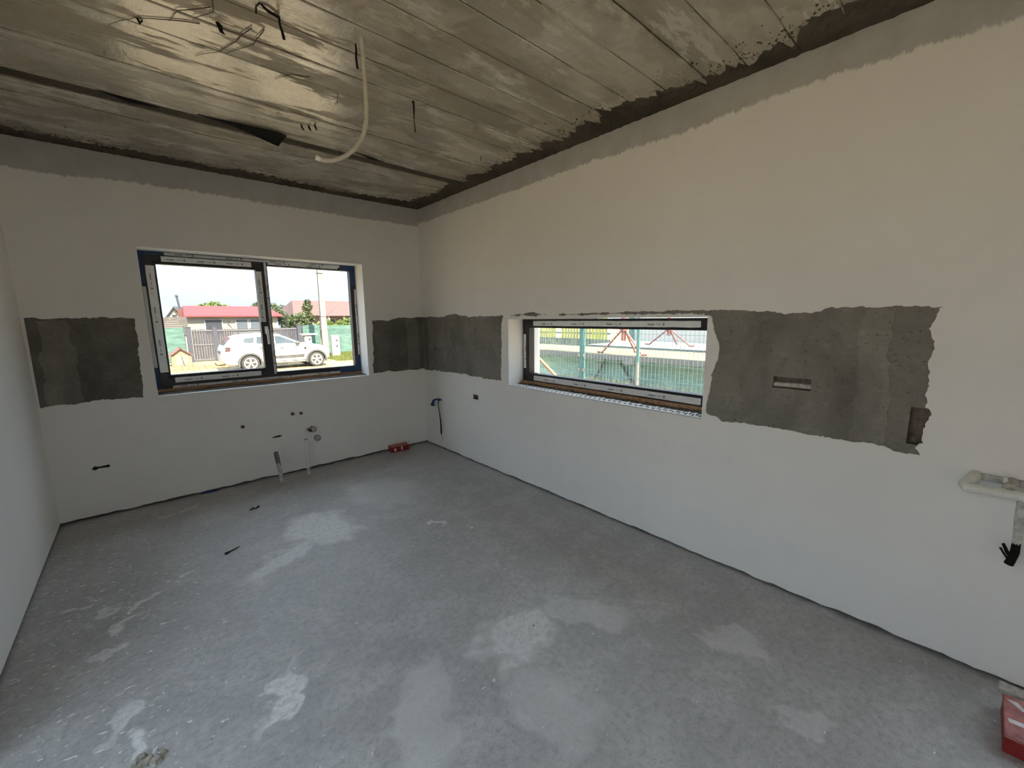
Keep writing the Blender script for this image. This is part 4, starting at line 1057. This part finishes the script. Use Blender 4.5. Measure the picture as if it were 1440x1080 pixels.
# --- dark slatted gate, green screens and posts along the street, all on y = 22
MAT['gate'] = simple('grey_stained_timber', (0.062, 0.062, 0.08), 0.8, 0.3, 6, stretch=(6, 6, 0.6))
MAT['gate_rail'] = simple('pale_rail', (0.13, 0.13, 0.15), 0.7, 0.1)
MAT['green'] = simple('green_screen_net', (0.085, 0.165, 0.145), 0.85, 0.25, 3, stretch=(0.6, 0.6, 3), bump=0.3)
MAT['post'] = simple('blue_grey_post', (0.055, 0.06, 0.085), 0.6, 0.1)
FY = 22.3
def gate(x0, x1, label):
    e = empty('slatted_gate', ((x0+x1)/2, FY, GZ), label, 'gate', 'pair of slatted gates')
    mb = MB(); n = int((x1-x0)/0.105)
    for i in range(n):
        a = x0+(x1-x0)*i/n; mb.box((a+0.006, FY, GZ+0.06), (a+(x1-x0)/n-0.006, FY+0.025, 1.0+0.012*math.sin(i*2.3)))
    o = obj('slats', mb, MAT['gate'], e); o['kind'] = 'stuff'
    for z in (GZ+0.08, 0.19, 0.90): obj('rail', MB().box((x0, FY-0.03, z), (x1, FY-0.001, z+0.06)), MAT['gate_rail'], e)
def post(x, label, w=0.09, h=1.72, g=None):
    e = empty('gate_post', (x, FY, GZ), label, 'post', g)
    obj('shaft', MB().box((x-w, FY-w, GZ-0.1), (x+w, FY+w, GZ+h)), MAT['post'], e)
    obj('cap', MB().prism([(x-w-0.02, FY-w-0.02, GZ+h), (x+w+0.02, FY-w-0.02, GZ+h), (x+w+0.02, FY+w+0.02, GZ+h), (x-w-0.02, FY+w+0.02, GZ+h)], (0,0,0.03)), MAT['post'], e)
post(-0.62, 'dark blue-grey gate post between green screen and slatted gate', 0.10, 1.76)
gate(-0.50, 0.36, 'grey slatted timber gate leaf next to the dog house')
post(0.46, 'dark gate post between the two slatted gates', 0.09, 1.78)
gate(0.56, 4.36, 'long grey slatted timber gate behind the white car')
post(4.50, 'dark gate post beside the green screen behind the meter box', 0.11, 1.80)
def screen(x0, x1, y, z1, label):
    e = empty('green_screen', ((x0+x1)/2, y, GZ), label, 'fence')
    N = 40; mb = MB()
    for i in range(N+1):
        x = x0+(x1-x0)*i/N
        for k in range(9):
            z = GZ+0.05+(z1-GZ-0.05)*k/8; mb.v.append((x, y+0.03*noise.noise(Vector((x*2.2, z*2.5, 0))), z+(0.02*noise.noise(Vector((x*3, 1, 1))) if k == 8 else 0)))
    for i in range(N):
        for k in range(8): mb.f.append([i*9+k, i*9+k+1, (i+1)*9+k+1, (i+1)*9+k]); mb.m.append(0)
    obj('net', mb, MAT['green'], e, smooth=True)
    for x in (x0, (x0+x1)/2, x1): obj('stake', MB().tube([(x, y+0.06, GZ-0.1), (x, y+0.06, z1+0.04)], 0.025, 8), MAT['post'], e)
    obj('top_rail', MB().tube([(x0, y+0.06, z1-0.02), (x1, y+0.06, z1-0.02)], 0.015, 6), MAT['post'], e)
screen(-3.2, -0.80, FY, 1.10, 'green screen fence to the side of the dog house')
screen(4.70, 5.66, FY, 1.13, 'short green screen between two dark posts behind a meter box')
post(5.85, 'dark post at the end of the green screen, right by the concrete pole', 0.10, 1.82)
screen(6.03, 11.5, FY+0.1, 1.08, 'long green screen fence with grass at its foot')

# dog house
MAT['tan'] = simple('pale_pine_boards', (0.27, 0.215, 0.15), 0.8, 0.2, 8, stretch=(6, 6, 0.7))
MAT['pink_roof'] = simple('faded_red_roofing', (0.17, 0.075, 0.07), 0.8, 0.2, 12)
dx, dy = -1.12, 20.9
dh = empty('dog_house', (dx, dy, GZ), 'small timber dog house with faded red pitched roof', 'dog house')
mb = MB(); mb.prism([(dx-0.36,dy-0.4,GZ),(dx+0.36,dy-0.4,GZ),(dx+0.36,dy-0.4,GZ+0.50),(dx,dy-0.4,GZ+0.80),(dx-0.36,dy-0.4,GZ+0.50)], (0,0.8,0)); obj('body', mb, MAT['tan'], dh)
for s_ in (-1, 1):
    mb = MB(); mb.prism([(dx-s_*0.02,dy-0.5,GZ+0.82),(dx+s_*0.46,dy-0.5,GZ+0.44),(dx+s_*0.46,dy-0.5,GZ+0.48),(dx-s_*0.02,dy-0.5,GZ+0.87)], (0,1.0,0)); obj('roof_panel', mb, MAT['pink_roof'], dh)
obj('doorway', MB().prism([(dx-0.22,dy-0.412,GZ+0.02),(dx+0.22,dy-0.412,GZ+0.02),(dx+0.22,dy-0.412,GZ+0.42),(dx+0.12,dy-0.412,GZ+0.52),(dx-0.12,dy-0.412,GZ+0.52),(dx-0.22,dy-0.412,GZ+0.42)], (0,0.02,0)), MAT['dark'], dh)
MAT['canvas'] = simple('beige_flap', (0.32, 0.27, 0.20), 0.9, 0.1)
obj('door_flap', MB().prism([(dx-0.22,dy-0.425,GZ+0.02),(dx+0.05,dy-0.425,GZ+0.02),(dx-0.02,dy-0.425,GZ+0.52),(dx-0.12,dy-0.425,GZ+0.52),(dx-0.22,dy-0.425,GZ+0.42)], (0,0.01,0)), MAT['canvas'], dh)
obj('door_flap', MB().prism([(dx+0.09,dy-0.43,GZ+0.02),(dx+0.22,dy-0.43,GZ+0.02),(dx+0.22,dy-0.43,GZ+0.42),(dx+0.12,dy-0.43,GZ+0.52),(dx+0.0,dy-0.43,GZ+0.52)], (0,0.01,0)), MAT['canvas'], dh)
for s_ in (-1, 1): obj('corner_post', MB().box((dx+s_*0.34-0.03, dy-0.43, GZ), (dx+s_*0.34+0.03, dy-0.37, GZ+0.5)), MAT['tan'], dh)

# utility pole and meter boxes
MAT['concrete_pole'] = simple('pale_concrete', (0.30, 0.27, 0.225), 0.85, 0.12, 8, bump=0.2)
MAT['meter'] = simple('meter_box_white', (0.40, 0.40, 0.38), 0.5, 0.05)
ux, uy = 5.30, 20.4
up = empty('utility_pole', (ux, uy, GZ), 'tall tapering pale concrete utility pole', 'pole')
mb = MB(); V = []
for z, w in ((GZ-0.2, 0.16), (8.0, 0.085)): V += [(ux-w, uy-w*0.8, z), (ux+w, uy-w*0.8, z), (ux+w, uy+w*0.8, z), (ux-w, uy+w*0.8, z)]
mb.add(V, [(0,1,2,3),(4,5,6,7)]+[(i, (i+1) % 4, 4+(i+1) % 4, 4+i) for i in range(4)]); obj('shaft', mb, MAT['concrete_pole'], up)
obj('cable', MB().tube([(ux-0.19, uy-0.12, GZ), (ux-0.15, uy-0.1, 3.0), (ux-0.11, uy-0.08, 8.0)], 0.022, 6), MAT['post'], up)
for z in (1.6, 3.95): obj('strap', MB().box((ux-0.17, uy-0.13, z), (ux+0.15, uy+0.13, z+0.025)), MAT['post'], up)
def meter(x0, x1, y, z1, label, cap):
    e = empty('meter_box', ((x0+x1)/2, y, GZ), label, 'meter box')
    obj('cabinet', MB().box((x0, y, GZ-0.02), (x1, y+0.28, z1)), MAT['meter'], e, bevel=0.01)
    xm = (x0+x1)/2
    for dz in ((0.28, 0.60) if not cap else (0.25,)):
        obj('dial', MB().lathe((xm+0.06, y, z1-dz), (0,-1,0), [(0,0.065),(0.012,0.065),(0.014,0.05)], 16), MAT['post'], e, smooth=True)
    obj('door', MB().box((x0+0.03, y-0.008, z1-0.75), (x1-0.03, y+0.01, z1-0.06)), MAT['meter'], e)
    if cap: obj('hood', MB().box((x0-0.18, y-0.1, z1), (x1+0.32, y+0.4, z1+0.06)), MAT['meter'], e)
meter(4.24, 4.58, 20.3, 0.62, 'white meter box with a wide flat hood behind the car bonnet', True)
meter(5.52, 5.93, 19.9, 0.56, 'white meter box with two round dials on the grass beside the pole', False)

# grass
def grass_mat():
    t = NT('grass_blades'); n = t.noise(1.5, 3); k = t.noise(40, 2)
    c = t.mix(t.rng(n, 0.35, 0.65), (0.085, 0.12, 0.035), (0.14, 0.165, 0.05))
    return t.done(t.mix(t.rng(k, 0.4, 0.6, 0, 0.4), c, (0.20, 0.18, 0.08)), 0.8, spec=0.1)
MAT['grass'] = grass_mat()
MAT['dry'] = simple('dry_grass_blades', (0.24, 0.20, 0.11), 0.9, 0.3, 5)
def blades(name, x0, x1, y0, y1, n, h, mat, label, z=GZ, seed=0):
    r = random.Random(seed); mb = MB()
    for i in range(n):
        x, y, a = r.uniform(x0, x1), r.uniform(y0, y1), r.uniform(0, 6.28); hh = h*r.uniform(0.5, 1.2); w = 0.012+h*0.02
        lx, ly = r.uniform(-1, 1)*hh*0.4, r.uniform(-1, 1)*hh*0.4
        mb.add([(x-w*math.cos(a), y-w*math.sin(a), z-0.01), (x+w*math.cos(a), y+w*math.sin(a), z-0.01), (x+lx, y+ly, z+hh)], [(0,1,2)])
    return tag(obj(name, mb, mat), label, 'grass', kind='stuff')
blades('grass', 4.9, 12.0, 17.2, 22.1, 16000, 0.16, MAT['grass'], 'bright green grass verge under the green screen', seed=3)
blades('dry_grass', -2.6, 4.8, 17.7, 20.3, 4000, 0.07, MAT['dry'], 'short dry straw grass before the slatted gates', seed=4)

# shed with a red roof behind the gates
MAT['cream'] = simple('cream_wall', (0.30, 0.285, 0.24), 0.9, 0.05, 3)
MAT['red_roof'] = simple('red_sheet_roof', (0.17, 0.026, 0.028), 0.6, 0.12, 4, stretch=(8, 1, 1))
MAT['win_dark'] = simple('dark_window', (0.045, 0.05, 0.065), 0.3, 0.2)
MAT['brick_red'] = simple('reddish_brick', (0.14, 0.06, 0.05), 0.9, 0.2, 10)
MAT['curtain'] = simple('blue_grey_shutter', (0.075, 0.095, 0.125), 0.6, 0.1)
sy = 27.0
sh = empty('red_roof_shed', (2.2, sy+2, GZ), 'low cream building with a bright red sheet roof behind the gates', 'building')
obj('wall', MB().box((-0.30, sy, GZ), (4.45, sy+4.5, 1.72)), MAT['cream'], sh)
mb = MB(); mb.add([(-0.45,sy-0.35,1.66),(4.75,sy-0.35,1.66),(4.1,sy+1.3,2.36),(-0.33,sy+1.3,2.36),(-0.45,sy+4.8,1.66),(4.75,sy+4.8,1.66),(-0.45,sy-0.35,1.72),(4.75,sy-0.35,1.72)],
                   [(6,7,2,3),(3,2,5,4),(0,1,7,6),(1,5,2,7),(0,6,3,4),(0,4,5,1)]); obj('roof', mb, MAT['red_roof'], sh)
for a, b, m_ in ((0.50,1.42,'win_dark'), (2.08,2.78,'curtain'), (2.84,3.45,'curtain')):
    w_ = obj('window', MB().box((a, sy-0.05, 0.55), (b, sy+0.02, 1.55)), MAT['meter'], sh)
    obj('pane', MB().box((a+0.05, sy-0.06, 0.6), (b-0.05, sy-0.04, 1.5)), MAT[m_], w_)
obj('wall_ornament', MB().tube([(1.70,sy-0.02,1.42),(1.78,sy-0.03,1.32),(1.68,sy-0.03,1.22),(1.80,sy-0.03,1.12),(1.86,sy-0.02,1.0)], 0.025, 6), MAT['gate_rail'], sh)
obj('chimney', MB().box((-0.62, sy+1.0, 1.2), (-0.34, sy+1.3, 2.15)), MAT['brick_red'], sh)
obj('flue', MB().tube([(-0.50, sy+1.15, 2.1), (-0.58, sy+1.15, 2.92)], 0.06, 10), MAT['post'], sh)
obj('flue_cap', MB().lathe((-0.58, sy+1.15, 2.9), (0,0,1), [(0,0.09),(0.05,0.09),(0.12,0.02)], 10), MAT['post'], sh)
# weathered plank wall and small gabled house
MAT['weathered'] = simple('weathered_planks', (0.11, 0.10, 0.10), 0.9, 0.2, 5, stretch=(0.4, 1, 8))
pw = empty('plank_wall', (-1.3, 25.5, GZ), 'weathered grey plank wall of an outbuilding beside the red roof', 'building')
for k in range(9):
    z = 0.62+k*0.115
    obj('plank', MB().prism([(-2.1, 25.5, z), (-0.42, 25.5, z+0.02), (-0.42, 25.5, z+0.13), (-2.1, 25.5, z+0.105-(0.0 if k < 8 else 0.02))], (0, 0.06+0.01*(k % 2), 0)), MAT['weathered'], pw)
obj('back', MB().box((-2.1, 25.56, GZ), (-0.42, 27.5, 0.64)), MAT['cream'], pw)
gh = empty('gabled_house', (-0.1, 40, GZ), 'distant white gabled house with a dark pitched roof', 'building')
MAT['slate'] = simple('dark_roof', (0.065, 0.07, 0.09), 0.8, 0.15, 5)
mb = MB(); mb.prism([(-1.15,39,GZ),(0.55,39,GZ),(0.55,39,1.2),(-0.28,39,2.45),(-1.15,39,1.2)], (0.0,0.1,0)); obj('gable', mb, MAT['meter'], gh)
mb = MB(); mb.prism([(-0.28,38.7,2.50),(0.68,38.7,1.05),(0.68,38.7,1.17),(-0.28,38.7,2.62)], (2.8,8,0)); obj('roof_slope', mb, MAT['slate'], gh)
mb = MB(); mb.prism([(-0.28,38.7,2.50),(-1.3,38.7,1.0),(-1.3,38.7,1.12),(-0.28,38.7,2.62)], (2.8,8,0)); obj('roof_slope', mb, MAT['slate'], gh)
obj('attic_window', MB().box((-0.42,38.93,1.65), (-0.12,39.0,1.95)), MAT['win_dark'], gh)
obj('wall', MB().box((-1.05,39.1,GZ), (0.5,46,1.2)), MAT['meter'], gh)
# far house with hipped brown-red tiles
MAT['tile'] = simple('brown_red_tiles', (0.125, 0.07, 0.066), 0.85, 0.2, 6, bump=0.3)
MAT['rosy'] = simple('rosy_wall', (0.17, 0.145, 0.13), 0.9, 0.08, 4)
hh = empty('tiled_house', (12.5, 40, GZ), 'brown-red tiled house with hipped roof behind the pole', 'building')
obj('wall', MB().box((9.3, 40.5, GZ), (18.5, 48, 1.95)), MAT['rosy'], hh)
mb = MB(); mb.add([(8.7,39.8,1.85),(19.1,39.8,1.85),(19.1,48.6,1.85),(8.7,48.6,1.85),(9.6,43.5,3.45),(18.2,43.5,3.45)], [(0,1,5,4),(1,2,5),(2,3,4,5),(3,0,4),(0,3,2,1)]); obj('roof', mb, MAT['tile'], hh)
mb = MB(); mb.add([(11.4,38.6,1.80),(16.2,38.6,1.80),(14.2,42.6,3.1),(11.4,42.6,1.8),(16.2,42.6,1.8)], [(0,1,2),(1,4,2),(4,3,2),(3,0,2),(0,3,4,1)]); obj('porch_roof', mb, MAT['tile'], hh)
for x in (11.6, 13.1, 14.6, 16.0): obj('porch_post', MB().box((x-0.09, 38.8, GZ), (x+0.09, 38.98, 1.80)), MAT['cream'], hh)
for a in (9.7, 11.9, 13.5, 15.0):
    w_ = obj('window', MB().box((a, 40.42, 0.5), (a+0.9, 40.52, 1.55)), MAT['meter'], hh); obj('pane', MB().box((a+0.08, 40.40, 0.58), (a+0.82, 40.43, 1.47)), MAT['win_dark'], w_)
obj('solar_panel', MB().prism([(16.6,40.8,2.28),(17.9,40.8,2.28),(17.7,42.2,2.90),(16.6,42.2,2.90)], (0,-0.05,0.06)), MAT['slate'], hh)

# trees and bushes
def leaf_mat(name, a, b):
    t = NT(name); n = t.noise(2.2, 3); return t.done(t.mix(t.rng(n, 0.35, 0.65), a, b), 0.7, spec=0.2)
MAT['leaf_a'] = leaf_mat('olive_leaves', (0.045, 0.068, 0.032), (0.11, 0.135, 0.065))
MAT['leaf_b'] = leaf_mat('bright_leaves', (0.085, 0.13, 0.035), (0.16, 0.20, 0.065))
MAT['bark'] = simple('bark', (0.14, 0.10, 0.07), 0.9, 0.3, 12, bump=0.5)
def tree(x, y, base, blobs, n, leaf, mat, label, seed):
    e = empty('leafy_tree', (x, y, base), label, 'tree', None)
    r = random.Random(seed); mb = MB(); zmin = min(b[2]-b[3] for b in blobs)
    for (bx_, by_, bz_, br) in blobs:
        k = int(n*br*br/sum(q[3]**2 for q in blobs))
        for i in range(k):
            d = Vector((r.gauss(0,1), r.gauss(0,1), r.gauss(0,1))).normalized()*br*r.uniform(0.55, 1.08)
            c_ = Vector((bx_, by_, bz_))+Vector((d.x, d.y, d.z*0.9)); u_ = Vector((r.gauss(0,1), r.gauss(0,1), r.gauss(0,0.6))).normalized(); w_ = u_.cross(Vector((r.gauss(0,1), r.gauss(0,1), r.gauss(0,1)))).normalized()
            s_ = leaf*r.uniform(0.6, 1.3)
            mb.add([c_-u_*s_, c_+w_*s_*0.45, c_+u_*s_, c_-w_*s_*0.45], [(0,1,2,3)])
    o = obj('foliage', mb, mat, e); o['kind'] = 'stuff'
    t_ = MB(); t_.tube([(x,y,base-0.1),(x+0.03,y,(base+zmin)/2+0.2),(blobs[0][0],blobs[0][1],blobs[0][2])], [0.11,0.09,0.04], 8)
    for b in blobs[1:]: t_.tube([(x+0.02,y,(base+zmin)/2+0.3),(b[0],b[1],b[2])], [0.06,0.02], 6)
    obj('trunk', t_, MAT['bark'], e, smooth=True)
tree(5.4, 27.5, GZ, [(5.2,27.5,1.25,0.55),(5.9,27.6,1.35,0.6),(4.75,27.5,1.75,0.45),(5.5,27.4,0.8,0.6)], 2600, 0.10, MAT['leaf_a'], 'broad olive green tree just behind the slatted gate', 1)
tree(7.0, 29.6, GZ, [(7.0,29.6,1.6,0.55),(7.1,29.6,2.35,0.38),(7.15,29.6,2.75,0.24),(6.85,29.6,0.9,0.55)], 2200, 0.09, MAT['leaf_a'], 'slim taller tree rising over the fence by the pole', 2)
tree(6.7, 25.0, GZ, [(6.55,25.0,0.95,0.38),(6.95,25.0,1.15,0.35),(6.75,25.0,0.6,0.4)], 1800, 0.08, MAT['leaf_b'], 'bright lime green bush before the slim tree', 3)
tree(10.9, 33.0, GZ, [(10.7,33.0,0.9,0.55),(11.3,33.0,1.1,0.5),(10.2,33.0,0.7,0.4)], 1400, 0.11, MAT['leaf_b'], 'leafy bush before the porch of the tiled house', 4)
tree(3.2, 48.0, GZ, [(3.4,48,2.6,0.9),(2.5,48,2.4,0.8),(4.3,48,2.3,0.8)], 2400, 0.14, MAT['leaf_b'], 'round treetop showing over the red roof ridge', 5)
tree(-2.0, 52.0, GZ, [(-1.9,52,2.2,1.0),(-2.9,52,1.9,1.0),(-1.4,52,1.5,0.8)], 1800, 0.14, MAT['leaf_a'], 'hazy treetop left of the white gabled house', 6)
tree(6.9, 45.0, GZ, [(6.9,45,2.9,0.45),(6.8,45,2.3,0.5)], 900, 0.12, MAT['leaf_a'], 'pointed treetop at the end of the red roof', 7)
tree(8.2, 52.0, GZ, [(8.2,52,2.8,0.9),(9.4,52,2.7,0.9),(10.6,52,2.4,0.9)], 1800, 0.15, MAT['leaf_a'], 'dark treetops between red roof and tiled house', 8)
# ------------------------------------------------------------------ building site beyond the letterbox window
MAT['teal'] = simple('teal_coated_steel', (0.08, 0.19, 0.19), 0.5, 0.1)
MAT['teal_net'] = simple('teal_debris_net', (0.34, 0.52, 0.46), 0.9, 0.2, 4, stretch=(1, 1, 5), bump=0.2)
MAT['ply'] = simple('yellow_formwork_board', (0.24, 0.20, 0.115), 0.8, 0.1, 5, stretch=(1, 0.4, 1))
MAT['slab_edge'] = simple('concrete_edge', (0.19, 0.19, 0.19), 0.9, 0.1, 8)
MAT['prop_red'] = simple('red_painted_prop', (0.30, 0.11, 0.11), 0.6, 0.15, 12)
MAT['site_white'] = simple('pale_wall', (0.20, 0.20, 0.20), 0.9, 0.05, 2)
MAT['light_wall'] = simple('light_render', (0.52, 0.53, 0.53), 0.9, 0.05, 2)
MAT['hedge'] = simple('grey_green_hedge', (0.17, 0.21, 0.18), 0.95, 0.3, 6, bump=0.5)
MAT['slat_yg'] = simple('yellow_green_slats', (0.40, 0.42, 0.11), 0.7, 0.2, 2)  # even yellow-green base colour of the slats
MAT['orange'] = simple('orange_batten', (0.30, 0.17, 0.10), 0.8, 0.15, 6)
MAT['wire'] = simple('green_wire', (0.20, 0.30, 0.28), 0.5, 0.1)
XF = 2.6
wf = empty('wire_fence', (XF, 0, GZ), 'green welded wire mesh fence between house and building site', 'fence')
mb = MB(); y = -3.0
while y < 3.4: mb.bar((XF, y, GZ), (XF, y, 1.55), 0.0045, 0.0045); y += 0.055
obj('vertical_wires', mb, MAT['wire'], wf)['kind'] = 'stuff'
mb = MB(); z = GZ+0.05
while z < 1.6: mb.bar((XF, -3.0, z), (XF, 3.4, z), 0.006, 0.006); z += 0.2
obj('horizontal_wires', mb, MAT['wire'], wf)['kind'] = 'stuff'
for yy in (-2.75, -0.197, 2.35):
    p_ = obj('post', MB().box((XF-0.03, yy-0.028, GZ-0.1), (XF+0.03, yy+0.028, 1.62)), MAT['teal'], wf)
    for z in (0.64, 0.86, 1.3):
        for s_ in (-1, 1): obj('clamp', MB().box((XF-0.05, yy+s_*0.045-0.016, z-0.018), (XF-0.01, yy+s_*0.045+0.016, z+0.018)), MAT['site_white'], p_)
wp = empty('white_post', (2.41, 0.655, GZ), 'white square post standing at the end of the letterbox view', 'post')
obj('shaft', MB().box((2.35, 0.605, GZ), (2.47, 0.705, 1.9)), simple('white_steel', (0.42, 0.47, 0.53), 0.5, 0.03), wp)
obj('base_plate', MB().box((2.25, 0.52, GZ), (2.57, 0.80, GZ+0.03)), MAT['site_white'], wp)
ob = tag(obj('orange_batten', MB().bar((2.33, 0.56, 0.85), (2.28, -1.66, -0.62), 0.045, 0.03), MAT['orange']), 'orange wooden batten leaning against the white post', 'batten')

# raised formwork deck with netting under it
dk = empty('formwork_deck', (5.7, 2, GZ), 'raised yellow formwork deck with a grey concrete edge', 'deck')
y = -2.4; i = 0
while y < 8.0:
    obj('board', MB().box((5.0, y, 0.62), (6.5, y+1.235, 0.652)), MAT['ply'], dk); y += 1.25; i += 1
obj('edge_beam', MB().box((4.97, -2.4, 0.535), (5.07, 8.1, 0.645)), MAT['slab_edge'], dk)
for y in (-2.0, 0.6, 3.2, 5.8): obj('deck_leg', MB().box((5.9, y-0.05, GZ), (6.0, y+0.05, 0.62)), MAT['slab_edge'], dk)
N = 60; mb = MB()
for i in range(N+1):
    y = -2.4+10.5*i/N
    for k in range(9): z = GZ+0.02+(0.60-GZ)*k/8; mb.v.append((5.34+0.04*noise.noise(Vector((y*2, z*2, 0))), y, z))
for i in range(N):
    for k in range(8): mb.f.append([i*9+k, i*9+k+1, (i+1)*9+k+1, (i+1)*9+k]); mb.m.append(0)
obj('debris_net', mb, MAT['teal_net'], dk, smooth=True)['label'] = 'teal debris netting hung under the deck'
tag(obj('brace_strut', MB().bar((5.25, 1.30, 0.50), (5.22, 1.95, GZ+0.02), 0.05, 0.04), MAT['slab_edge']), 'grey diagonal strut under the deck, leaning toward the white post', 'strut')
tag(obj('brace_strut', MB().bar((5.25, 0.95, 0.50), (5.22, 0.05, GZ+0.02), 0.05, 0.04), MAT['slab_edge']), 'grey diagonal strut under the deck, leaning toward the second teal post', 'strut')
tp = empty('net_post', (4.4, -0.035, GZ), 'thin teal post standing before the formwork deck', 'post')
obj('shaft', MB().box((4.38, -0.06, GZ), (4.42, -0.01, 1.7)), MAT['teal'], tp)
obj('white_sleeve', MB().tube([(4.4,-0.035,GZ),(4.4,-0.035,0.60)], 0.035, 10), MAT['site_white'], tp)
tag(obj('loose_panel', MB().prism([(4.957,0.655,0.585),(4.957,0.455,0.612),(4.957,0.425,0.475),(4.957,0.60,0.43)], (0.012,0,0)), MAT['site_white']), 'small pale panel fixed to the deck edge', 'panel')
blades('weed_strip', 4.66, 4.86, -1.0, 2.6, 3600, 0.72, MAT['dry'], 'tall dry yellow weeds at the foot of the deck', seed=9)

def prop(x, yl, yr, yc, zf, za, zt, label):
    e = empty('formwork_prop', (x, yc, zf), label, 'prop')
    t_ = obj('tube', MB().tube([(x, yc, zt), (x, yc, zt+2.2)], 0.05, 14), MAT['prop_red'], e, smooth=True)
    obj('collar', MB().lathe((x, yc, za-0.06), (0,0,1), [(0,0.06),(0.0,0.085),(0.12,0.085),(0.12,0.06)], 14), MAT['prop_red'], e, smooth=True)
    obj('inner_tube', MB().tube([(x, yc, zf), (x, yc, zt+0.01)], 0.03, 10), MAT['slab_edge'], e, smooth=True) if zt < zf+0.05 else None
    for (fx, fy) in ((x-0.03, yl), (x-0.03, yr), (x+0.55, yc+0.05)):
        s_ = 1 if fy > yc else -1
        ax = Vector((x, yc, za)); ft = Vector((fx, fy, zf)); d = (ft-ax)
        knee = ax+d*0.97
        obj('leg', MB().tube([ax, knee, ft+Vector((0, 0, 0.026))+Vector((d.x, d.y, 0)).normalized()*0.10], 0.021, 9), MAT['prop_red'], e, smooth=True)
prop(5.12, 1.28, 0.28, 0.757, 0.652, 1.20, 0.935, 'red tripod formwork prop near the deck edge')
prop(7.9, 1.78, 0.62, 1.225, 0.672, 1.12, 0.93, 'red tripod formwork prop on the farther pale deck')
d2 = empty('far_deck', (8, 1, GZ), 'farther pale concrete deck behind the yellow boards', 'deck')
obj('slab', MB().box((7.0, -3.0, 0.55), (9.4, 3.2, 0.665)), MAT['site_white'], d2)
obj('plinth', MB().box((7.3, -2.8, GZ), (9.2, 3.0, 0.55)), MAT['slab_edge'], d2)
# slatted fence, hedge and pale wall far behind
sf = empty('slatted_fence', (12, 8.5, GZ), 'yellow-green slatted fence far behind the deck', 'fence')
n = 44
for i in range(n):
    y = 6.1+i*0.17
    if i in (15, 16, 29, 30): continue
    obj('slat', MB().box((12.0, y, 0.50), (12.03, y+0.115, 2.2)), MAT['slat_yg'], sf)
obj('rail', MB().box((12.03, 6.0, 0.7), (12.08, 13.6, 0.78)), MAT['teal'], sf)
obj('rail', MB().box((12.03, 6.0, 1.8), (12.08, 13.6, 1.88)), MAT['teal'], sf)
obj('plinth', MB().box((11.95, 6.0, GZ), (12.1, 13.6, 0.50)), MAT['hedge'], sf)
pwl = empty('pale_building', (13, 1, GZ), 'plain pale building wall behind the far prop', 'building')
obj('wall', MB().box((12.4, -6, GZ), (16, 5.3, 3.2)), MAT['light_wall'], pwl)
obj('corner_strip', MB().box((12.36, 5.05, GZ), (12.42, 5.3, 3.2)), MAT['teal'], pwl)
obj('base_band', MB().box((12.3, -6, GZ), (12.4, 5.3, 0.44)), MAT['hedge'], pwl)
obj('roof', MB().box((12.1, -6.3, 3.2), (16.3, 5.6, 3.35)), MAT['tile'], pwl)
